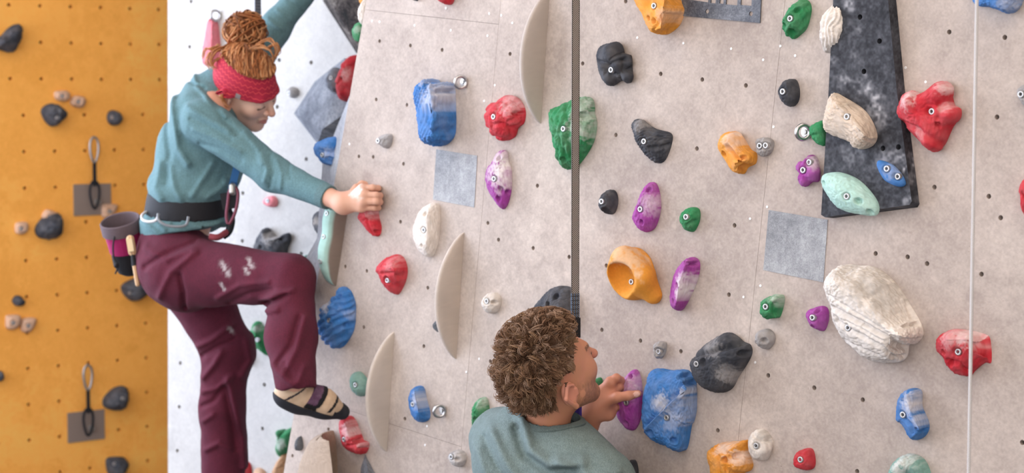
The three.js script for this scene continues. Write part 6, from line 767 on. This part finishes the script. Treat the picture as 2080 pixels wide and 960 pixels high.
// chalk bag on the harness, its brush, a carabiner at the front
{
  const p = [-1.2006,1.8412,-5.9625], t = thing('chalk_bag', 'magenta and black chalk bag hanging at the back of the harness', 'chalk bag', p), ax = new THREE.Quaternion().setFromUnitVectors(new THREE.Vector3(0, 1, 0), V3(nrm3([-0.16, 1, 0.36])));
  const L = (P) => new THREE.LatheGeometry(P.map((q) => new THREE.Vector2(...q)), 36).applyQuaternion(ax);
  const grow = (g, s) => { const q = g.attributes.position; for (let i = 0; i < q.count; i++) { const x = q.getX(i), y = q.getY(i), z = q.getZ(i), k = 1 + s * noise3(x * 30, y * 30, z * 30); q.setXYZ(i, x * k, y, z * k); } g.computeVertexNormals(); return g; };
  part('rim', L([[0.054, 0.055], [0.058, 0.05], [0.0635, 0.052], [0.0635, 0.088], [0.060, 0.092], [0.056, 0.088], [0.053, 0.055], [0.048, 0.0]]), cloth2(0x7c6a70), t, 'grey rim');
  part('upper_band', grow(L([[0.05, -0.012], [0.055, -0.008], [0.058, 0.05]]), 0.06), cloth2(0xc01e6d), t, 'magenta band');
  part('pouch', grow(L([[0, -0.092], [0.03, -0.09], [0.044, -0.078], [0.051, -0.05], [0.052, -0.01]]), 0.12), cloth2(0x1b1b20), t, 'black lower pouch');
  const rel = (q) => sub3(q, p);
  part('draw_cord', tube([rel([-1.2163,1.8926,-5.8859]), rel([-1.2254,1.8549,-5.8832]), rel([-1.2224,1.8096,-5.88]), rel([-1.2103,1.79,-5.8786]), rel([-1.2193,1.7628,-5.8766])], 0.0028, 6), M.black, t);
  part('cord_lock', new THREE.SphereGeometry(0.008, 10, 8).translate(...rel([-1.2163,1.7885,-5.8785])), M.black, t);
  const b0 = [-1.168,1.8766,-5.8547], b1 = [-1.1419,1.7305,-5.8342], br = thing('chalk_brush', 'small wooden brush clipped to the chalk bag', 'brush', b0), wood = std({ map: dataTex(64, (x, y) => { const k = 200 + 30 * Math.sin(x * 0.7 + 3 * tileNoise(x / 8, y / 32, 8, 3)); return [k, k * 0.82, k * 0.62]; }), roughness: 0.7 });
  const d = sub3(b1, b0), yy = new THREE.Quaternion().setFromUnitVectors(new THREE.Vector3(0, -1, 0), V3(nrm3(d)));
  part('brush_head', new THREE.CapsuleGeometry(0.0125, 0.04, 6, 14).scale(1, 1, 0.7).translate(0, -0.025, 0).applyQuaternion(yy), wood, br);
  const bs = new THREE.BoxGeometry(0.018, 0.04, 0.014); part('bristles', bs.translate(0, -0.025, 0.012).applyQuaternion(yy), std({ color: 0xe0c9a0, roughness: 0.95 }), br);
  part('neck', new THREE.CylinderGeometry(0.006, 0.009, 0.035, 10).translate(0, -0.07, 0).applyQuaternion(yy), M.black, br);
  part('handle', new THREE.CapsuleGeometry(0.0075, 0.06, 6, 12).translate(0, -0.115, 0).applyQuaternion(yy), wood, br);
}
function cloth2(c) { return std({ color: c, map: rep(weave, 6), roughness: 0.9, side: THREE.DoubleSide }); }
{
  const p = [-.8388,1.9855,-5.7924], t = thing('carabiner', 'dark red carabiner at the front of the climbing harness', 'carabiner', p), rel = (q) => sub3(q, p);
  part('frame', tube([rel([-.8417,2.036,-5.796]), rel([-.8298,2.0241,-5.7951]), rel([-.8298,1.9855,-5.7924]), rel([-.8417,1.944,-5.7894]), rel([-.8566,1.9217,-5.7878]), rel([-.8626,1.944,-5.7894]), rel([-.8581,1.9885,-5.7926]), rel([-.8522,2.0256,-5.7952])], 0.0052, 8, true, 5), std({ color: 0x713848, roughness: 0.4, metalness: 0.4 }), t);
  part('swivel', new THREE.CapsuleGeometry(0.011, 0.016, 4, 12).translate(...rel([-.8447,2.0271,-5.7953])), M.zinc, t);
  const s = thing('blue_sling', 'short blue sling above the dark red carabiner', 'sling', [-.8431,2.0286,-5.8255]);
  part('sling_strap', strap(0.022, 0.006, 0.07).rotateZ(-0.25).translate(0, 0.03, 0), cloth2(0x3c78b4), s); part('sling_seam', strap(0.02, 0.008, 0.008).rotateZ(-0.25).translate(0, 0.015, 0), cloth2(0x24507f), s);
}
// ------------------------------------------------------------------ the curly-haired climber
{
  const fy = [.0862,1.4407,-4.7507], t = thing('person', 'curly-haired climber in grey-green T-shirt looking up, seen from behind', 'person', [fy[0], 0, fy[2]]);
  const O = [t.position.x, 0, t.position.z], put = (g) => g.translate(-O[0], -O[1], -O[2]);
  const head = headSpace([.1094,1.626,-4.7038], [0.70, 0.46, -0.54], [-0.33, 0.87, 0.31], 1.06);
  const shL = [-.0305,1.429,-4.9002], shR = [.2165,1.3684,-4.5851], nb = [.0714,1.41,-4.7485], elL = [.1282,1.2962,-4.9408], wrL = [.2081,1.5209,-4.8466], elR = [.3033,1.2178,-4.484], hip = [O[0], 0.95, O[2]];
  const skin = lin('#c78d6b'), deep = lin('#b06f4e'), pink = lin('#d08a78');
  const bodyP = [cap([O[0], 1.0, O[2]], [.08,1.367,-4.7454], 0.12, 0.13), cap(shL, nb, 0.05, 0.06), cap(nb, shR, 0.06, 0.05), cap([.0812,1.41,-4.7485], head.toWorld([0, -0.05, -0.045]), 0.05, 0.045), cap(shL, elL, 0.05, 0.04), cap(elL, wrL, 0.044, 0.03), cap(shR, elR, 0.05, 0.04), cap(elR, [elR[0] + 0.14, elR[1] + 0.02, elR[2] - 0.2], 0.04, 0.03)];
  for (const s of [-1, 1]) bodyP.push(cap([O[0] + s * 0.1, 0.92, O[2]], [O[0] + s * 0.12, 0.5, O[2] - 0.03], 0.085, 0.055), cap([O[0] + s * 0.12, 0.5, O[2] - 0.03], [O[0] + s * 0.13, 0.1, O[2] + 0.02], 0.055, 0.04));
  const handP = hand([[.2129,1.5354,-4.8427], [.2157,1.5271,-4.8471], [.2134,1.5176,-4.8514], [.2098,1.508,-4.8557]],
    [[.2497,1.5826,-4.831], [.258,1.5591,-4.8444], [.2548,1.5338,-4.8526], [.2488,1.508,-4.8557]], [[.2645,1.5945,-4.8269], [.2706,1.5679,-4.845], [.2711,1.5413,-4.8531], [.2613,1.513,-4.8561]],
    [[.2771,1.5846,-4.8512], [.2817,1.5624,-4.8647], [.282,1.539,-4.868], [.2694,1.5139,-4.8662]], [[.2792,1.5724,-4.8654], [.2861,1.5533,-4.874], [.2851,1.535,-4.8777], [.2725,1.5123,-4.8761]],
    [[.2275,1.5332,-4.8325], [.2661,1.5483,-4.8085], [.2941,1.5536,-4.7989], [.318,1.5578,-4.8042]], 0.0105);
  handP.push(cap(elL, wrL, 0.046, 0.031, 0.02), cap(wrL, [.223,1.5354,-4.8427], 0.031, 0.028, 0.02), cap([.2182,1.5096,-4.8458], [.2458,1.4971,-4.8449], 0.018, 0.015, 0.02));
  const skinC = (x, y, z) => mix3(skin, deep, 0.4 + 0.5 * fbm(x * 45, y * 45, z * 45, 2));
  const tb = [.3137,1.5581,-4.7942], handC = (x, y, z) => { const k = len3(sub3([x, y, z], tb)); return k < 0.0085 && z > tb[2] - 0.004 ? lin('#e2b3a0') : mix3(skinC(x, y, z), pink, 0.35); };
  const hf = field(headPrims(true, head.toLocal([.0812,1.4137,-4.7487]))), stub = lin('#8c6349'), brow = lin('#5d4432');
  const faceC = (x, y, z) => {
    const ax = Math.abs(x); let c = mix3(skin, pink, 0.2 + 0.2 * noise3(x * 60, y * 60, z * 60));
    const beard = sstep(-0.02, -0.05, y - 0.35 * (0.05 - z)) * sstep(-0.035, 0.0, z + 0.012 * noise3(x * 90, y * 90, z * 90)); if (ax < 0.072) c = mix3(c, stub, clamp(beard * (0.55 + 0.45 * noise3(x * 320, y * 320, z * 320)), 0, 0.8));
    c = mix3(c, pink, 0.7 * sstep(0.024, 0.006, Math.hypot(ax * 0.8, y + 0.02, z - 0.108)) + 0.55 * sstep(0.012, 0.0, 0.082 - ax) * (y < 0.03 && y > -0.035 ? 1 : 0));
    if (z > 0.065 && Math.abs(ax - 0.033) < 0.02 && Math.abs(y - 0.032) < 0.0045) c = mix3(c, brow, 0.75); if (z > 0.07 && Math.abs(ax - 0.031) < 0.014 && Math.abs(y - 0.008) < 0.003) c = lin('#3d2a20');
    if (ax < 0.021 && Math.abs(y + 0.059) < 0.010 - ax * 0.25 && z > 0.08) c = mix3(c, lin('#b56a60'), 0.7); return c;
  };
  const bf = field(bodyP), [bl, bh] = boundsOf([[O[0] - 0.35, 0.05, O[2] - 0.4], [O[0] + 0.5, 1.75, O[2] + 0.35]], 0.05);
  const g1 = meshField(bf, bl, bh, 0.012, skinC), [hl, hh] = boundsOf([[.1545,1.622,-4.7837], [.3448,1.4594,-4.9325]], 0.03), g2 = meshField(field(handP), hl, hh, 0.003, handC);
  const g3 = mapGeometry(meshField(hf, [-0.12, -0.22, -0.23], [0.11, 0.14, 0.13], 0.003, faceC), head);
  part('body', put(mergeGeometries([g1, g2, g3])), skinMat, t);
  // T-shirt
  const tp = field([cap(shL, nb, 0.072, 0.085, 0.05), cap(nb, shR, 0.085, 0.078, 0.05), cap([.0803,1.3631,-4.7651], [O[0], 1.0, O[2]], 0.15, 0.15, 0.08), cap([.0249,1.3926,-4.8074], [.1513,1.3645,-4.665], 0.11, 0.11, 0.08), cap(shR, mix3(shR, elR, 0.6), 0.078, 0.068, 0.03), cap(shL, mix3(shL, elL, 0.7), 0.07, 0.06, 0.03), cap(nb, [.0395,1.479,-4.7735], 0.075, 0.062, 0.04)]);
  const sf = folds([[0.014, 0.012, [[.0222,1.5168,-4.7561], [.0431,1.4529,-4.7515], [.0862,1.4259,-4.7496], [.1662,1.4345,-4.7502]]], [0.013, -0.012, [[.0123,1.4898,-4.7542], [.032,1.4345,-4.7502], [.0923,1.4038,-4.748], [.1538,1.4161,-4.7489]]], [0.012, 0.008, [[-.0492,1.4775,-4.7533], [-.0062,1.4038,-4.748], [.0492,1.3486,-4.744]]], [0.01, -0.007, [[-.0677,1.4529,-4.7515], [-.0308,1.3916,-4.7471], [.0123,1.3363,-4.7432]]], [0.012, 0.007, [[-.0862,1.4284,-4.7498], [-.0615,1.367,-4.7454], [-.0246,1.3179,-4.7418]]], [0.010, 0.008, [[.1108,1.4345,-4.7502], [.1827,1.4071,-4.6981], [.2531,1.4165,-4.6487]]], [0.009, -0.006, [[.0985,1.367,-4.7454], [.1705,1.3889,-4.6968], [.241,1.3985,-4.6474]]], [0.01, 0.006, [[.0492,1.3732,-4.7458], [.1108,1.3916,-4.7471]]], [0.01, -0.006, [[.0738,1.3486,-4.744], [.1354,1.3609,-4.7449]]]]);
  const nc = head.toWorld([0, -0.1, -0.05]), shirtF = (x, y, z) => { let d = tp(x, y, z) - 1.5 * sf(x, y, z) - 0.005 * fbm(x * 12, y * 12, z * 12, 3); const p = [x, y, z]; d = Math.max(d, -(primD(neckCap, x, y, z))); return Math.max(d, 1.02 - y); };
  const neckCap = cap([.0884,1.4474,-4.7411], head.toWorld([0, -0.04, -0.03]), 0.066, 0.085);
  const sage = lin('#93a8a6'), sage2 = lin('#7b908f'), [sl, sh] = boundsOf([[O[0] - 0.35, 1.0, O[2] - 0.3], [O[0] + 0.45, 1.66, O[2] + 0.4]], 0.03);
  part('t_shirt', put(meshField(shirtF, sl, sh, 0.0075, (x, y, z) => mix3(sage, sage2, 0.5 + 0.6 * fbm(x * 90 + y * 60, y * 160, z * 90, 2)))), cloth(), t, 'grey-green T-shirt');
  part('collar', put(meshField((x, y, z) => { const d = tp(x, y, z) - 0.002, n = primD(neckCap, x, y, z); return Math.max(Math.abs(n - 0.006) - 0.009, d - 0.003, -d - 0.02); }, ...boundsOf([[.0886,1.4529,-4.7515], head.toWorld([0, -0.12, -0.06])], 0.12), 0.0045, () => lin('#71827f'))), cloth(), t, 'ribbed collar');
  part('trousers', put(meshField((x, y, z) => Math.max(Math.max(bf(x, y, z) - 0.014, y - 1.03), 0.09 - y), [O[0] - 0.3, 0.05, O[2] - 0.25], [O[0] + 0.3, 1.08, O[2] + 0.25], 0.014, () => lin('#2d3138'))), cloth(), t);
  for (const s of [-1, 1]) part('shoe', put(meshField(field([cap([O[0] + s * 0.13, 0.045, O[2] + 0.04], [O[0] + s * 0.14, 0.04, O[2] - 0.14], 0.043, 0.036), cap([O[0] + s * 0.13, 0.05, O[2] + 0.02], [O[0] + s * 0.13, 0.12, O[2] + 0.02], 0.045, 0.045)]), [O[0] + s * 0.13 - 0.08, -0.005, O[2] - 0.24], [O[0] + s * 0.13 + 0.08, 0.2, O[2] + 0.12], 0.008, () => lin('#33302f'))), std({ vertexColors: true, roughness: 0.8 }), t);
  // curly hair
  {
    const B = lockBuffer(), s0 = seed; seed = 977; const tones = ['#7a5c47', '#8f6f57', '#654a38', '#a78769', '#bda08a'].map(lin);
    const sideOK = (p, m) => Math.abs(p[0]) < 0.025 || p[2] < -0.038 + 0.85 * Math.max(0, p[1]) + m;
    const covers = (p) => { const [x, y, z] = p; const line = -0.028 + 0.085 * sstep(-0.03, 0.05, z) + 0.05 * sstep(0.05, 0.1, z); const ear = Math.abs(x) > 0.045 && z > -0.066 && y < 0.04 + 0.5 * Math.max(0, z + 0.01); return y > line && !ear && sideOK(p, 0) && z < 0.05; };
    const capG = mapGeometry(meshField((x, y, z) => Math.max(hf(x, y, z) - 0.0075, z - 0.056, Math.abs(x) > 0.03 ? z + 0.03 - 0.85 * Math.max(0, y) : -1, -(y + 0.036 - 0.085 * sstep(-0.03, 0.05, z) - 0.05 * sstep(0.05, 0.1, z)), 0.046 - Math.hypot(Math.abs(x) - 0.08, y + 0.02, z + 0.03), 0.02 - y - 0.3 * Math.max(0, -z - 0.02)), [-0.11, -0.1, -0.15], [0.11, 0.17, 0.13], 0.005, (x, y, z) => mix3(tones[2], lin('#3d2a1e'), 0.5 + 0.5 * noise3(x * 80, y * 80, z * 80))), head); capG.deleteAttribute('uv');
    let made = 0;
    const grad = (p) => { const e = 0.004; return nrm3([hf(p[0] + e, p[1], p[2]) - hf(p[0] - e, p[1], p[2]), hf(p[0], p[1] + e, p[2]) - hf(p[0], p[1] - e, p[2]), hf(p[0], p[1], p[2] + e) - hf(p[0], p[1], p[2] - e)]); };
    for (let tries = 0; tries < 6000 && made < 860; tries++) {   // each curl is a tuft of fine locks
      const a = rnd() * 6.2832, cz = rr(-1, 1), sz = Math.sqrt(1 - cz * cz), p = [0.075 * sz * Math.cos(a), 0.036 + 0.096 * cz, -0.018 + 0.096 * sz * Math.sin(a)]; if (!covers(p)) continue; made++;
      const crown = [0.005, 0.115, -0.055], low = sstep(0.03, -0.04, p[1]), front = sstep(0.0, 0.06, p[2]), n = grad(p); let away = sub3(p, crown); const wild = len3(away) < 0.05 ? 0.12 : 0.05; away = add3(away, [rr(-wild, wild), rr(-wild, wild), rr(-wild, wild)]);
      const crop = 1 - 0.78 * sstep(-0.1, -0.03, p[2]) * sstep(0.025, 0.055, Math.abs(p[0])) * sstep(0.115, 0.07, p[1]);
      const tan = nrm3(add3(away, n, -dot3(away, n))), bi = cross3(n, tan), R = rr(0.009, 0.016) * (1 - 0.55 * low) * crop, turn = rr(3.0, 5.6) * (1 - 0.35 * low), sw = rr(-0.014, 0.014), L = rr(0.014, 0.034) * (1 - 0.3 * low) * (1 - 0.6 * front), up = rr(0.006, 0.02) * (1 - 0.6 * low) * crop, tone = mix3(tones[Math.floor(rnd() * 5)], tones[1], 0.35), kn = 13;
      for (let m = 0; m < kn; m++) {
        const ox = rr(-0.008, 0.008), oy = rr(-0.009, 0.009), rs = R * rr(0.6, 1.2), sl = rr(0.6, 1.1), pts = [];
        for (let k = 0; k <= 8; k++) {
          const s = k / 8 * sl, w = turn * s; let q = add3(add3(p, bi, ox * (1 - 0.75 * s) + sw * s), tan, oy * (1 - 0.4 * s) + L * s + rs * Math.sin(w)); q = add3(q, n, 0.003 + up * Math.min(1, s * 2.5) + rs * (1 - Math.cos(w)) * 0.9);
          const dd = hf(...q); if (dd < 0.007) q = add3(q, n, 0.007 - dd); const far = 0.012 + (0.028 + 0.014 * sstep(-0.02, -0.08, p[2])) * crop; if (dd > far) q = add3(q, n, far - dd); pts.push(head.toWorld(q));
        }
        const v = rr(0.8, 1.2), tip = head.toLocal(pts[8]), midp = head.toLocal(pts[4]); if (Math.min(Math.hypot(Math.abs(tip[0]) - 0.08, tip[1] + 0.018, tip[2] + 0.036), Math.hypot(Math.abs(midp[0]) - 0.08, midp[1] + 0.018, midp[2] + 0.036)) < 0.044 || !sideOK(tip, 0.012) || !sideOK(midp, 0.012)) continue; lock(B, pts, rr(0.0008, 0.0017), 0.0002, tone.map((c) => c * v), 4, 14);
      }
    }
    const lg = lockGeo(B).toNonIndexed(); part('hair', put(mergeGeometries([lg, capG])), hairMat, t, 'short curly brown hair'); seed = s0;
  }
}
// ------------------------------------------------------------------ orange loop-shaped jug
{
  const t = thing('climbing_hold', 'orange loop-shaped jug with a deep hollow beside the purple blade hold', 'climbing hold'); onWall(t, 'MAIN', 1.0248, 0.0569, 0.0003);
  const f0 = field([ell([0.002, 0.006, 0.0], [0.066, 0.068, 0.082], 0.02), cap([0.0, 0.052, 0.05], [0.062, 0.012, 0.045], 0.026, 0.024, 0.03), cap([0.06, -0.005, 0.03], [0.075, -0.035, 0.008], 0.026, 0.024, 0.03), cap([-0.006, -0.008, 0.05], [0.05, 0.0, 0.14], 0.042, 0.05, 0.010, true), cap([-0.012, -0.032, 0.058], [0.035, -0.042, 0.14], 0.036, 0.044, 0.012, true)]);
  const f = (x, y, z) => Math.max(f0(x, y, z) - 0.0012 * fbm(x * 60, y * 60, z * 60, 3), -z), oc = lin('#dd932f'), ch = lin('#d9c8b2');
  const g = meshField(f, [-0.09, -0.09, -0.006], [0.12, 0.1, 0.1], 0.003, (x, y, z) => { const k = Math.hypot(x - 0.03, y - 0.05, z - 0.07) / 0.06 + 0.5 * noise3(x * 60, y * 60, z * 60) + 0.3 * noise3(x * 220, y * 220, z * 220); return mix3(oc, ch, 0.5 * sstep(1.2, 0.4, k)).map((v) => v * (1 + 0.07 * noise3(x * 250, y * 250, z * 250))); });
  part('hold_body', g, holdMat(), t);
  const b = part('bolt', boltGeo, M.bolt, t); b.position.set(0.004, -0.014, 0.012); part('bolt_socket', socketGeo, socketMat, b);
}

renderer.render(scene, camera);
